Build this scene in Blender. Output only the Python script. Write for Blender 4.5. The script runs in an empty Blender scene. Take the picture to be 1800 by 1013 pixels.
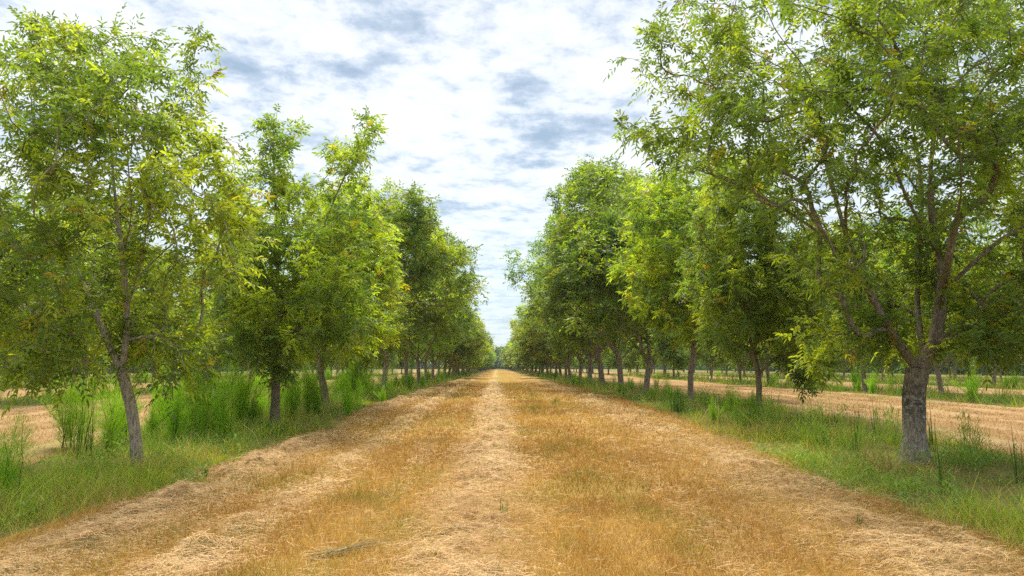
import bpy, math, random
import numpy as np
from mathutils import Vector, Matrix

rng = np.random.default_rng(7)
random.seed(7)
scene = bpy.context.scene
COL = scene.collection
R = math.radians

# ------------------------------------------------------------------ camera
CAM_H = 1.9
F = 1200.0 / 1800.0 * 36.0
PITCH = math.atan((645 - 506.5) / 1200.0)
YAW = math.atan((900 - 873) / 1200.0)
cam_data = bpy.data.cameras.new("camera")
cam = bpy.data.objects.new("camera", cam_data)
COL.objects.link(cam)
cam.location = (0, 0, CAM_H)
cam.rotation_euler = (math.pi / 2 + PITCH, 0, -YAW)
cam_data.lens = F
cam_data.sensor_width = 36
cam_data.clip_end = 5000
cam_data.clip_start = 0.1
scene.camera = cam
CM = np.array(cam.rotation_euler.to_matrix())


def P(px, py, Y):
    """world point on the photo's sight line (px, py) at depth Y along the lane"""
    d = CM @ np.array([(px - 900) / 1200.0, -(py - 506.5) / 1200.0, -1.0])
    t = Y / d[1]
    return np.array([0, 0, CAM_H]) + d * t


def gz(x, y):
    x = np.asarray(x, float)
    y = np.asarray(y, float)
    yy = np.clip(y, -40, 400)
    k = 0.04
    z = -k * np.log(np.exp(-0.02 * yy / k) + np.exp(-0.47 / k))
    z = z + 0.03 * np.sin(x * 0.35 + 1.3) * np.sin(y * 0.21) + 0.02 * np.sin(x * 0.9 + y * 0.5)
    return z


def G(px, py):
    """ground point under a photo pixel"""
    Y = 10.0
    for _ in range(60):
        p = P(px, py, Y)
        z = float(gz(p[0], Y))
        d = CM @ np.array([(px - 900) / 1200.0, -(py - 506.5) / 1200.0, -1.0])
        Yn = (z - CAM_H) / (d[2] / d[1])
        if Yn < 0 or Yn > 600:
            Yn = 600
        Y = 0.5 * Y + 0.5 * Yn
    p = P(px, py, Y)
    return np.array([p[0], Y, float(gz(p[0], Y))])


# ------------------------------------------------------------------ noise in numpy
def _hash(ix, iy, iz, seed):
    h = (ix.astype(np.int64) * 374761393 + iy.astype(np.int64) * 668265263 + iz.astype(np.int64) * 2147483647 + seed * 974634777) & 0xFFFFFFFF
    h = ((h ^ (h >> 13)) * 1274126177) & 0xFFFFFFFF
    h = h ^ (h >> 16)
    return (h & 0xFFFFFF) / float(0xFFFFFF)


def vnoise(x, y, z=None, seed=0):
    x = np.asarray(x, float); y = np.asarray(y, float)
    z = np.zeros_like(x) if z is None else np.asarray(z, float)
    ix, iy, iz = np.floor(x), np.floor(y), np.floor(z)
    fx, fy, fz = x - ix, y - iy, z - iz
    fx = fx * fx * (3 - 2 * fx); fy = fy * fy * (3 - 2 * fy); fz = fz * fz * (3 - 2 * fz)
    out = 0
    for a in (0, 1):
        for b in (0, 1):
            for c in (0, 1):
                w = (fx if a else 1 - fx) * (fy if b else 1 - fy) * (fz if c else 1 - fz)
                out = out + w * _hash(ix + a, iy + b, iz + c, seed)
    return out


def fbm(x, y, z=None, seed=0, octaves=4):
    s, a, t = 0, 1.0, 0
    for o in range(octaves):
        f = 2 ** o
        s = s + a * vnoise(x * f, y * f, None if z is None else z * f, seed + o * 17)
        t += a
        a *= 0.5
    return s / t


def sstep(a, b, x):
    t = np.clip((x - a) / (b - a), 0, 1)
    return t * t * (3 - 2 * t)


def unit(v):
    return v / np.maximum(np.linalg.norm(v, axis=-1, keepdims=True), 1e-9)


# ------------------------------------------------------------------ mesh helpers
def mesh_np(name, verts, faces_list, mat, tint=None, attrs=None, smooth=False):
    """faces_list: list of int arrays (n,3) / (n,4)"""
    me = bpy.data.meshes.new(name)
    verts = np.asarray(verts, np.float32)
    me.vertices.add(len(verts))
    me.vertices.foreach_set("co", verts.ravel())
    loops = np.concatenate([f.ravel() for f in faces_list]).astype(np.int32)
    sizes = np.concatenate([np.full(len(f), f.shape[1], np.int32) for f in faces_list])
    starts = np.concatenate([[0], np.cumsum(sizes)[:-1]]).astype(np.int32)
    me.loops.add(len(loops))
    me.loops.foreach_set("vertex_index", loops)
    me.polygons.add(len(sizes))
    me.polygons.foreach_set("loop_start", starts)
    me.polygons.foreach_set("loop_total", sizes)
    if smooth:
        me.polygons.foreach_set("use_smooth", np.ones(len(sizes), bool))
    me.update(calc_edges=True)
    if tint is not None:
        a = me.attributes.new("tint", "FLOAT_COLOR", "POINT")
        c = np.ones((len(verts), 4), np.float32)
        c[:, :3] = tint
        a.data.foreach_set("color", c.ravel())
    for k, v in (attrs or {}).items():
        a = me.attributes.new(k, "FLOAT", "POINT")
        a.data.foreach_set("value", np.asarray(v, np.float32))
    if mat:
        me.materials.append(mat)
    return me


def link(name, me, parent=None, loc=None):
    o = bpy.data.objects.new(name, me)
    COL.objects.link(o)
    if parent is not None:
        o.parent = parent
    if loc is not None:
        o.location = loc
    return o


def tag(o, label=None, cat=None, group=None, kind=None):
    if label: o["label"] = label
    if cat: o["category"] = cat
    if group: o["group"] = group
    if kind: o["kind"] = kind
    return o


def empty(name, loc=(0, 0, 0), rz=0.0, scale=1.0):
    o = bpy.data.objects.new(name, None)
    o.empty_display_size = 0.3
    COL.objects.link(o)
    o.location = loc
    o.rotation_euler = (0, 0, rz)
    o.scale = (scale, scale, scale)
    return o


CHILDREN = {}


def copy_thing(root, loc, rz, scale, label, group=None, color=None):
    c = root.copy()
    COL.objects.link(c)
    c.location = loc
    c.rotation_euler = (0, 0, rz)
    c.scale = scale if isinstance(scale, tuple) else (scale,) * 3
    c["label"] = label
    if group:
        c["group"] = group
    elif "group" in c:
        del c["group"]
    for ch in CHILDREN[root.name]:
        d = ch.copy()
        COL.objects.link(d)
        d.parent = c
        if color is not None:
            d.color = color
    return c


# ------------------------------------------------------------------ materials
def new_mat(name):
    m = bpy.data.materials.new(name)
    m.use_nodes = True
    nt = m.node_tree
    nt.nodes.clear()
    return m, nt


def N(nt, t, **kw):
    n = nt.nodes.new(t)
    for k, v in kw.items():
        setattr(n, k, v)
    return n


def leaf_mat(name, trans=0.56, tcol=(1.72, 1.72, 0.65), rough=0.45, spec=0.35):
    m, nt = new_mat(name)
    out = N(nt, "ShaderNodeOutputMaterial")
    at = N(nt, "ShaderNodeAttribute", attribute_name="tint")
    oi = N(nt, "ShaderNodeObjectInfo")
    mul = N(nt, "ShaderNodeMix", data_type="RGBA", blend_type="MULTIPLY")
    mul.inputs[0].default_value = 1
    nt.links.new(at.outputs["Color"], mul.inputs[6])
    nt.links.new(oi.outputs["Color"], mul.inputs[7])
    pb = N(nt, "ShaderNodeBsdfPrincipled")
    pb.inputs["Roughness"].default_value = rough
    pb.inputs["Specular IOR Level"].default_value = spec
    nt.links.new(mul.outputs[2], pb.inputs["Base Color"])
    t2 = N(nt, "ShaderNodeMix", data_type="RGBA", blend_type="MULTIPLY")
    t2.inputs[0].default_value = 1
    t2.inputs[7].default_value = (*tcol, 1)
    nt.links.new(mul.outputs[2], t2.inputs[6])
    tr = N(nt, "ShaderNodeBsdfTranslucent")
    nt.links.new(t2.outputs[2], tr.inputs["Color"])
    mx = N(nt, "ShaderNodeMixShader")
    mx.inputs[0].default_value = trans
    nt.links.new(pb.outputs[0], mx.inputs[1])
    nt.links.new(tr.outputs[0], mx.inputs[2])
    nt.links.new(mx.outputs[0], out.inputs[0])
    return m


def ramp(nt, stops, fac):
    r = N(nt, "ShaderNodeValToRGB")
    el = r.color_ramp.elements
    while len(el) < len(stops):
        el.new(0.5)
    for e, (p, c) in zip(el, stops):
        e.position = p
        e.color = (*c, 1)
    nt.links.new(fac, r.inputs[0])
    return r.outputs[0]


def noise(nt, vec, scale, detail=4, rough=0.55, out="Fac"):
    n = N(nt, "ShaderNodeTexNoise")
    n.inputs["Scale"].default_value = scale
    n.inputs["Detail"].default_value = detail
    n.inputs["Roughness"].default_value = rough
    nt.links.new(vec, n.inputs["Vector"])
    return n.outputs[out]


def bark_mat(name, dark, mid, pale, patchy=False):
    m, nt = new_mat(name)
    out = N(nt, "ShaderNodeOutputMaterial")
    pb = N(nt, "ShaderNodeBsdfPrincipled")
    pb.inputs["Roughness"].default_value = 0.9
    pb.inputs["Specular IOR Level"].default_value = 0.15
    tc = N(nt, "ShaderNodeTexCoord")
    mp = N(nt, "ShaderNodeMapping")
    mp.inputs["Scale"].default_value = (1, 1, 0.28)
    nt.links.new(tc.outputs["Object"], mp.inputs[0])
    n1 = noise(nt, mp.outputs[0], 28, 6, 0.65)
    c1 = ramp(nt, [(0.3, dark), (0.5, mid), (0.72, pale)], n1)
    col = c1
    if patchy:
        n2 = noise(nt, tc.outputs["Object"], 11, 7, 0.7)
        f2 = ramp(nt, [(0.42, (0, 0, 0)), (0.52, (0.9, 0.9, 0.9))], n2)
        mx = N(nt, "ShaderNodeMix", data_type="RGBA")
        nt.links.new(f2, mx.inputs[0])
        nt.links.new(c1, mx.inputs[6])
        mx.inputs[7].default_value = (0.035, 0.032, 0.026, 1)
        # lichen-dark bark belongs to the upper bole only
        sp = N(nt, "ShaderNodeSeparateXYZ")
        nt.links.new(tc.outputs["Object"], sp.inputs[0])
        hh = N(nt, "ShaderNodeMapRange")
        hh.inputs[1].default_value = 0.55
        hh.inputs[2].default_value = 1.0
        nt.links.new(sp.outputs[2], hh.inputs[0])
        h2 = N(nt, "ShaderNodeMapRange")
        h2.inputs[1].default_value = 2.0
        h2.inputs[2].default_value = 1.5
        nt.links.new(sp.outputs[2], h2.inputs[0])
        ml = N(nt, "ShaderNodeMath", operation="MULTIPLY")
        nt.links.new(hh.outputs[0], ml.inputs[0])
        nt.links.new(h2.outputs[0], ml.inputs[1])
        ml2 = N(nt, "ShaderNodeMath", operation="MULTIPLY")
        nt.links.new(f2, ml2.inputs[0])
        nt.links.new(ml.outputs[0], ml2.inputs[1])
        nt.links.new(ml2.outputs[0], mx.inputs[0])
        n3 = noise(nt, tc.outputs["Object"], 7.0, 6, 0.65)
        f3 = ramp(nt, [(0.56, (0, 0, 0)), (0.66, (0.8, 0.8, 0.8))], n3)
        mx3 = N(nt, "ShaderNodeMix", data_type="RGBA")
        nt.links.new(f3, mx3.inputs[0])
        nt.links.new(mx.outputs[2], mx3.inputs[6])
        mx3.inputs[7].default_value = (0.42, 0.41, 0.37, 1)
        # above the fork the bark turns browner
        ub = N(nt, "ShaderNodeMapRange", interpolation_type="SMOOTHSTEP")
        ub.inputs[1].default_value = 0.9
        ub.inputs[2].default_value = 1.75
        nt.links.new(sp.outputs[2], ub.inputs[0])
        c2 = ramp(nt, [(0.3, (0.07, 0.055, 0.04)), (0.5, (0.22, 0.175, 0.125)), (0.72, (0.38, 0.32, 0.24))], n1)
        mx4 = N(nt, "ShaderNodeMix", data_type="RGBA")
        nt.links.new(ub.outputs[0], mx4.inputs[0])
        nt.links.new(mx3.outputs[2], mx4.inputs[6])
        nt.links.new(c2, mx4.inputs[7])
        col = mx4.outputs[2]
    nt.links.new(col, pb.inputs["Base Color"])
    bp = N(nt, "ShaderNodeBump")
    bp.inputs["Strength"].default_value = 1.0
    bp.inputs["Distance"].default_value = 0.035
    nt.links.new(n1, bp.inputs["Height"])
    nt.links.new(bp.outputs[0], pb.inputs["Normal"])
    nt.links.new(pb.outputs[0], out.inputs[0])
    return m


M_LEAF = leaf_mat("pecan_leaf")
M_GRASS = leaf_mat("green_grass", trans=0.35, tcol=(1.2, 1.25, 0.6), rough=0.6, spec=0.2)
M_WEED = leaf_mat("feathery_weed", trans=0.6, tcol=(1.25, 1.3, 0.5), rough=0.6, spec=0.15)
M_STRAW = leaf_mat("dry_straw", trans=0.2, tcol=(1.1, 1.0, 0.8), rough=0.7, spec=0.15)
M_BARK = bark_mat("pecan_bark", (0.07, 0.055, 0.04), (0.22, 0.175, 0.125), (0.38, 0.32, 0.24))
M_BARK_GREY = bark_mat("grey_pecan_bark", (0.07, 0.058, 0.045), (0.25, 0.21, 0.165), (0.44, 0.395, 0.325), True)
M_BARK_PALE = bark_mat("pale_pecan_bark", (0.10, 0.08, 0.06), (0.36, 0.30, 0.23), (0.54, 0.48, 0.39))
M_STEM = bark_mat("weed_stem", (0.06, 0.05, 0.02), (0.10, 0.09, 0.03), (0.15, 0.14, 0.05))

# ------------------------------------------------------------------ ground
LANES = [(-4.35, 5.15), (-17.3, -8.2), (9.7, 18.9), (23.4, 32.2), (-31.0, -21.8)]
ROWS = [-6.0, 7.5, 21.0, 34.5, 48.0, -19.5, -33.0, -46.5]


def lane_edge(i, y):
    l, r = LANES[i]
    l2 = l + 0.5 * (fbm(y * 0.35, y * 0 + i, seed=3) - 0.5) + 0.4 * (vnoise(y * 1.7, y * 0 + i, seed=5) - 0.5)
    r2 = r + 0.5 * (fbm(y * 0.35, y * 0 + i + 9, seed=4) - 0.5) + 0.4 * (vnoise(y * 1.7, y * 0 + i, seed=6) - 0.5)
    if i == 0:
        r2 = r2 + 0.4 * sstep(12, 24, y) + 0.5 * sstep(8.5, 6, y) - 0.35 * sstep(11.5, 9.5, y)
        l2 = l2 - 1.0 * sstep(9.5, 7.6, y)
    return l2, r2


def hay_weight(x, y, lane=0):
    wob = 0.3 * (fbm(y * 0.18, y * 0 + 3.3, seed=31) - 0.5)
    if lane == 0:
        rows = [(-3.95, 0.5, 1.1), (-2.55, 0.32, 0.85), (-0.2, 0.46, 1.3), (4.0, 0.7, 0.7), (2.3, 0.25, 0.12), (-1.4, 0.2, 0.12)]
    else:
        l, r = LANES[lane]
        c = (l + r) / 2
        rows = [(c, 0.45, 0.8), (l + 0.9, 0.5, 0.8), (r - 0.9, 0.5, 0.8), (c + 2, 0.3, 0.6), (c - 2, .3, .6)]
    w = 0
    for k, (c, s, a) in enumerate(rows):
        dx = x - c - wob * (1 + 0.4 * k % 1)
        br = sstep(0.25, 0.6, fbm(y * 0.5 + k * 7, x * 0.6, seed=40 + k, octaves=3))
        w = w + a * np.exp(-(dx / s) ** 2) * ((0.35 + 0.65 * br) if k != 2 or lane else (0.6 + 0.4 * br))
    lump = fbm(x * 1.4, y * 1.1, seed=50)
    return np.clip(w * (0.6 + 0.8 * sstep(0.3, 0.68, lump)), 0, 1.3)


def relief(x, y, lane=0):
    w = hay_weight(x, y, lane)
    l1 = fbm(x * 3.6, y * 3.2, seed=60, octaves=4)
    l2 = fbm(x * 1.1, y * 0.9, seed=61, octaves=3)
    return w * (0.01 + (0.38 if lane == 0 else 0.12) * np.clip(l1 - 0.4, 0, 1)) + 0.035 * (l2 - 0.5) + 0.02 * (l1 - 0.5)


GREEN = {}


def green_patch(x, y):
    g = sstep(0.60, 0.74, fbm(x * 0.55, y * 0.28, seed=70, octaves=4))
    g2 = sstep(0.62, 0.75, fbm(x * 1.5, y * 0.9, seed=71, octaves=3)) * 0.8
    mid = np.exp(-((np.abs(x - 0.9) - 0.5) / 0.5) ** 2) * sstep(0.45, 0.65, fbm(x * 1.0, y * 0.3, seed=72)) * sstep(12, 22, y)
    return np.clip(g * 0.45 + g2 * 0.4 + mid * 0.5, 0, 1)


def yrows(y0, y1, s0, k):
    ys = [y0]
    while ys[-1] < y1:
        ys.append(ys[-1] + s0 + k * max(ys[-1], 0))
    return np.array(ys)


def ground_mat(name, kind):
    m, nt = new_mat(name)
    out = N(nt, "ShaderNodeOutputMaterial")
    pb = N(nt, "ShaderNodeBsdfPrincipled")
    pb.inputs["Roughness"].default_value = 0.95
    pb.inputs["Specular IOR Level"].default_value = 0.05
    geo = N(nt, "ShaderNodeNewGeometry")
    pos = geo.outputs["Position"]
    mp = N(nt, "ShaderNodeMapping")
    mp.inputs["Scale"].default_value = (1, 0.45, 1)
    nt.links.new(pos, mp.inputs[0])
    fine = noise(nt, pos, 38, 8, 0.75)
    mid = noise(nt, mp.outputs[0], 1.6, 5, 0.6)
    if kind in ("path", "side"):
        base = ramp(nt, [(0.3, (0.26, 0.135, 0.034)), (0.5, (0.36, 0.21, 0.055)), (0.7, (0.42, 0.265, 0.09))], mid)
        if kind == "side":
            base = ramp(nt, [(0.3, (0.22, 0.125, 0.055)), (0.5, (0.31, 0.185, 0.08)), (0.7, (0.36, 0.235, 0.11))], mid)
        hay = N(nt, "ShaderNodeAttribute", attribute_name="hay")
        mx = N(nt, "ShaderNodeMix", data_type="RGBA")
        nt.links.new(hay.outputs["Fac"], mx.inputs[0])
        nt.links.new(base, mx.inputs[6])
        mx.inputs[7].default_value = (0.47, 0.31, 0.13, 1) if kind == "path" else (0.40, 0.275, 0.14, 1)
        gr = N(nt, "ShaderNodeAttribute", attribute_name="green")
        mx2 = N(nt, "ShaderNodeMix", data_type="RGBA")
        nt.links.new(gr.outputs["Fac"], mx2.inputs[0])
        nt.links.new(mx.outputs[2], mx2.inputs[6])
        mx2.inputs[7].default_value = (0.19, 0.21, 0.03, 1)
        col = mx2.outputs[2]
        fr = ramp(nt, [(0.28, (0.45, 0.42, 0.40)), (0.5, (0.95, 0.95, 0.95)), (0.75, (1.25, 1.25, 1.25))], fine)
    else:
        col = ramp(nt, [(0.3, (0.12, 0.14, 0.03)), (0.5, (0.18, 0.16, 0.045)), (0.68, (0.26, 0.19, 0.08))], mid)
        fr = ramp(nt, [(0.28, (0.4, 0.4, 0.4)), (0.5, (0.9, 0.9, 0.9)), (0.75, (1.3, 1.3, 1.3))], fine)
    ml = N(nt, "ShaderNodeMix", data_type="RGBA", blend_type="MULTIPLY")
    ml.inputs[0].default_value = 1
    nt.links.new(col, ml.inputs[6])
    nt.links.new(fr, ml.inputs[7])
    nt.links.new(ml.outputs[2], pb.inputs["Base Color"])
    bp = N(nt, "ShaderNodeBump")
    bp.inputs["Strength"].default_value = 0.8
    bp.inputs["Distance"].default_value = 0.03
    nt.links.new(fine, bp.inputs["Height"])
    nt.links.new(bp.outputs[0], pb.inputs["Normal"])
    nt.links.new(pb.outputs[0], out.inputs[0])
    return m


M_GROUND = ground_mat("verge_soil", "ground")
M_PATH = ground_mat("mown_straw", "path")
M_PATH_SIDE = ground_mat("mown_straw_side", "side")


def grid_faces(nr, nc):
    i = np.arange(nr - 1)[:, None] * nc + np.arange(nc - 1)[None, :]
    return np.stack([i, i + 1, i + 1 + nc, i + nc], -1).reshape(-1, 4)


ys = np.concatenate([[-1200, -300, -80], yrows(-30, 120, 0.6, 0.02), [150, 200, 300, 450, 700, 1200, 2500]])
xs = np.concatenate([[-2500, -900, -400, -200, -120], np.linspace(-70, 70, 141), [120, 200, 400, 900, 2500]])
X, Y = np.meshgrid(xs, ys)
V = np.stack([X, Y, gz(X, Y)], -1).reshape(-1, 3)
g_obj = link("ground", mesh_np("ground", V, [grid_faces(len(ys), len(xs))], M_GROUND, smooth=True))
tag(g_obj, kind="structure", label="grassy orchard ground under the tree rows", cat="ground")

for li in range(len(LANES)):
    near = li == 0
    ys = yrows(2.0 if near else 4, 330, 0.05 if near else 0.15, 0.008 if near else 0.012)
    nc = 171 if near else 61
    l, r = lane_edge(li, ys)
    u = np.linspace(0, 1, nc)
    X = l[:, None] + (r - l)[:, None] * u[None, :]
    Y = np.repeat(ys[:, None], nc, 1)
    edge = np.minimum(X - l[:, None], r[:, None] - X)
    rel = relief(X, Y, li) * sstep(0, 0.25, edge)
    fade = sstep(160, 60, Y)
    Z = gz(X, Y) + 0.03 * sstep(0, 0.2, edge) - 0.004 + rel * (0.3 + 0.7 * fade) + 0.008 * (edge > 0)
    V = np.stack([X, Y, Z], -1).reshape(-1, 3)
    me = mesh_np("path", V, [grid_faces(len(ys), nc)], M_PATH if near else M_PATH_SIDE,
                 attrs={"hay": np.clip(hay_weight(X, Y, li), 0, 1).ravel(), "green": (green_patch(X, Y) * 0.75).ravel()}, smooth=True)
    o = link("path", me)
    tag(o, kind="structure", cat="path", label="wide mown straw lane running away between the two nearest tree rows" if near else
        ["", "mown straw lane just left of the left tree row", "mown straw lane just right of the right tree row",
         "second mown straw lane right of the right tree row", "second mown straw lane left of the left tree row"][li])


def lane_z(x, y, li=0):
    l, r = lane_edge(li, y)
    edge = np.minimum(x - l, r - x)
    return gz(x, y) + 0.03 * sstep(0, 0.2, edge) + 0.004 + relief(x, y, li) * sstep(0, 0.25, edge)


# ------------------------------------------------------------------ blades
def blades(base, length, width, lean, curve, az=None, seg=2, tint=None, tip=0.15):
    """ribbons growing from base; lean = horizontal run per unit length at the tip"""
    n = len(base)
    az = rng.uniform(0, 2 * np.pi, n) if az is None else az
    dx = np.stack([np.cos(az), np.sin(az), np.zeros(n)], -1)
    face = rng.uniform(0, 2 * np.pi, n)
    sx = np.stack([np.cos(face), np.sin(face), np.zeros(n)], -1)
    rows = []
    for k in range(seg + 1):
        t = k / seg
        h = length * (t - curve * 0.5 * t * t)
        run = length * lean * (t * 0.4 + 0.6 * t * t)
        c = base + dx * run[:, None] + np.array([0, 0, 1.0]) * h[:, None]
        w = width * (1 - (1 - tip) * t ** 1.5) * 0.5
        rows.append(c - sx * w[:, None])
        rows.append(c + sx * w[:, None])
    V = np.stack(rows, 1)  # n, 2(seg+1), 3
    nv = 2 * (seg + 1)
    off = np.arange(n)[:, None] * nv
    fs = []
    for k in range(seg):
        fs.append(off + np.array([2 * k, 2 * k + 1, 2 * k + 3, 2 * k + 2])[None, :])
    T = None
    if tint is not None:
        T = np.repeat(tint[:, None, :], nv, 1).reshape(-1, 3)
    return V.reshape(-1, 3), np.concatenate(fs), T


def ribbons_flat(base, length, width, az, arch, tint, seg=3):
    """straw lying about: ribbons close to horizontal"""
    n = len(base)
    d = np.stack([np.cos(az), np.sin(az), rng.normal(0, 0.22, n)], -1)
    side = np.stack([-np.sin(az), np.cos(az), rng.normal(0, 0.5, n)], -1)
    bend = rng.normal(0, 0.35, n)
    rows = []
    for k in range(seg + 1):
        t = k / seg - 0.5
        c = base + d * (length * t)[:, None] + side * (bend * length * t * t)[:, None]
        c[:, 2] += arch * (1 - 4 * t * t)
        wv = np.stack([-np.sin(az), np.cos(az), np.full(n, 0.6)], -1)
        rows.append(c - wv * (width * 0.5)[:, None])
        rows.append(c + wv * (width * 0.5)[:, None])
    V = np.stack(rows, 1)
    nv = 2 * (seg + 1)
    off = np.arange(n)[:, None] * nv
    fs = [off + np.array([2 * k, 2 * k + 1, 2 * k + 3, 2 * k + 2])[None, :] for k in range(seg)]
    return V.reshape(-1, 3), np.concatenate(fs), np.repeat(tint[:, None, :], nv, 1).reshape(-1, 3)


def merge(parts):
    vs, fs, ts, off = [], [], [], 0
    for v, f, t in parts:
        vs.append(v); fs.append(f + off); ts.append(t)
        off += len(v)
    return np.concatenate(vs), np.concatenate(fs), np.concatenate(ts)


def mixc(a, b, f):
    a = np.asarray(a); b = np.asarray(b)
    return a * (1 - f[:, None]) + b * f[:, None]


def scatter(x0, x1, y0, y1, dens):
    n = int((x1 - x0) * (y1 - y0) * dens)
    return rng.uniform(x0, x1, n), rng.uniform(y0, y1, n)


# stubble in the lanes
def stubble(li, bands):
    parts = []
    for (y0, y1, dens, wd, ln) in bands:
        l0, r0 = LANES[li]
        x, y = scatter(l0 - 0.6, r0 + 1.2, y0, y1, dens)
        keep = np.abs(x - 0.02 * y) < y * 0.80 + 0.8
        x, y = x[keep], y[keep]
        l, r = lane_edge(li, y)
        e = np.minimum(x - l, r - x)
        hw = hay_weight(x, y, li)
        keep = (e > -0.05) & (rng.random(len(x)) > hw * 0.85)
        x, y = x[keep], y[keep]
        n = len(x)
        z = lane_z(x, y, li) - 0.005
        gp = green_patch(x, y)
        t1 = fbm(x * 0.8, y * 0.4, seed=80)
        c = mixc((0.36, 0.19, 0.038), (0.58, 0.375, 0.085), sstep(0.32, 0.62, t1 + rng.normal(0, 0.12, n)))
        c = mixc(c, (0.50, 0.34, 0.14), (rng.random(n) < 0.18) * 0.8)
        c = mixc(c, (0.16, 0.22, 0.02), ((rng.random(n) < gp * 0.6) | (rng.random(n) < 0.03)) * rng.uniform(0.5, 1, n))
        if li:
            c = mixc(c, (0.36, 0.215, 0.095), np.full(n, 0.65))
        c = c * rng.uniform(0.65, 1.25, (n, 1))
        L = ln * rng.uniform(0.5, 1.5, n) * (0.7 + 0.8 * fbm(x * 1.3, y * 1.3, seed=81)) * (1 + 0.6 * gp)
        parts.append(blades(np.stack([x, y, z], -1), L, np.full(n, wd), rng.uniform(0.2, 1.1, n), rng.uniform(0, 0.5, n), seg=1, tint=c, tip=0.3))
    return merge(parts)


v, f, t = stubble(0, [(5.0, 9, 2600, 0.005, 0.065), (9, 15, 1100, 0.0075, 0.07), (15, 28, 330, 0.013, 0.08), (28, 60, 70, 0.03, 0.085)])
tag(link("stubble", mesh_np("stubble", v, [f], M_STRAW, tint=t)), "short golden stubble of mown grass covering the middle lane", "stubble", kind="stuff")
for li, nm in ((1, "short golden stubble in the lane beyond the left row"), (2, "short golden stubble in the lane beyond the right row")):
    v, f, t = stubble(li, [(9, 20, 160, 0.014, 0.035), (20, 50, 60, 0.024, 0.04)])
    tag(link("stubble", mesh_np("stubble", v, [f], M_STRAW, tint=t)), nm, "stubble", kind="stuff")


def hay(li, bands):
    parts = []
    for (y0, y1, dens, wd, ln) in bands:
        l0, r0 = LANES[li]
        x, y = scatter(l0 - 0.3, r0 + 0.8, y0, y1, dens)
        keep = (np.abs(x - 0.02 * y) < y * 0.80 + 0.8)
        x, y = x[keep], y[keep]
        hw = hay_weight(x, y, li)
        keep = rng.random(len(x)) < hw * 0.95 + 0.018
        x, y, hw = x[keep], y[keep], hw[keep]
        n = len(x)
        z = lane_z(x, y, li) + rng.uniform(0.0, 0.035, n)
        az = rng.normal(0.2, 0.9, n)
        c = mixc((0.64, 0.44, 0.21), (0.46, 0.28, 0.11), sstep(0.3, 0.7, fbm(x * 1.7, y * 1.4, seed=91) + rng.normal(0, 0.15, n)))
        c = mixc(c, (0.60, 0.45, 0.25), (rng.random(n) < 0.10) * 0.8)
        c = mixc(c, (0.20, 0.11, 0.05), (rng.random(n) < 0.12) * 0.8)
        c = mixc(c, (0.22, 0.24, 0.06), (rng.random(n) < 0.05 + 0.25 * np.exp(-((x - 4.9) / 0.6) ** 2) * (li == 0)) * 0.8)
        c = c * rng.uniform(0.7, 1.2, (n, 1))
        parts.append(ribbons_flat(np.stack([x, y, z], -1), ln * rng.uniform(0.4, 1.4, n), np.full(n, wd), az, rng.uniform(0, 0.02, n), c))
    return merge(parts)


v, f, t = hay(0, [(5.0, 9, 3200, 0.0036, 0.13), (9, 15, 1500, 0.0055, 0.15), (15, 28, 420, 0.010, 0.19), (28, 60, 90, 0.022, 0.26)])
tag(link("hay", mesh_np("hay", v, [f], M_STRAW, tint=t)), "loose pale hay left in windrows along the middle lane", "hay", kind="stuff")


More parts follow.
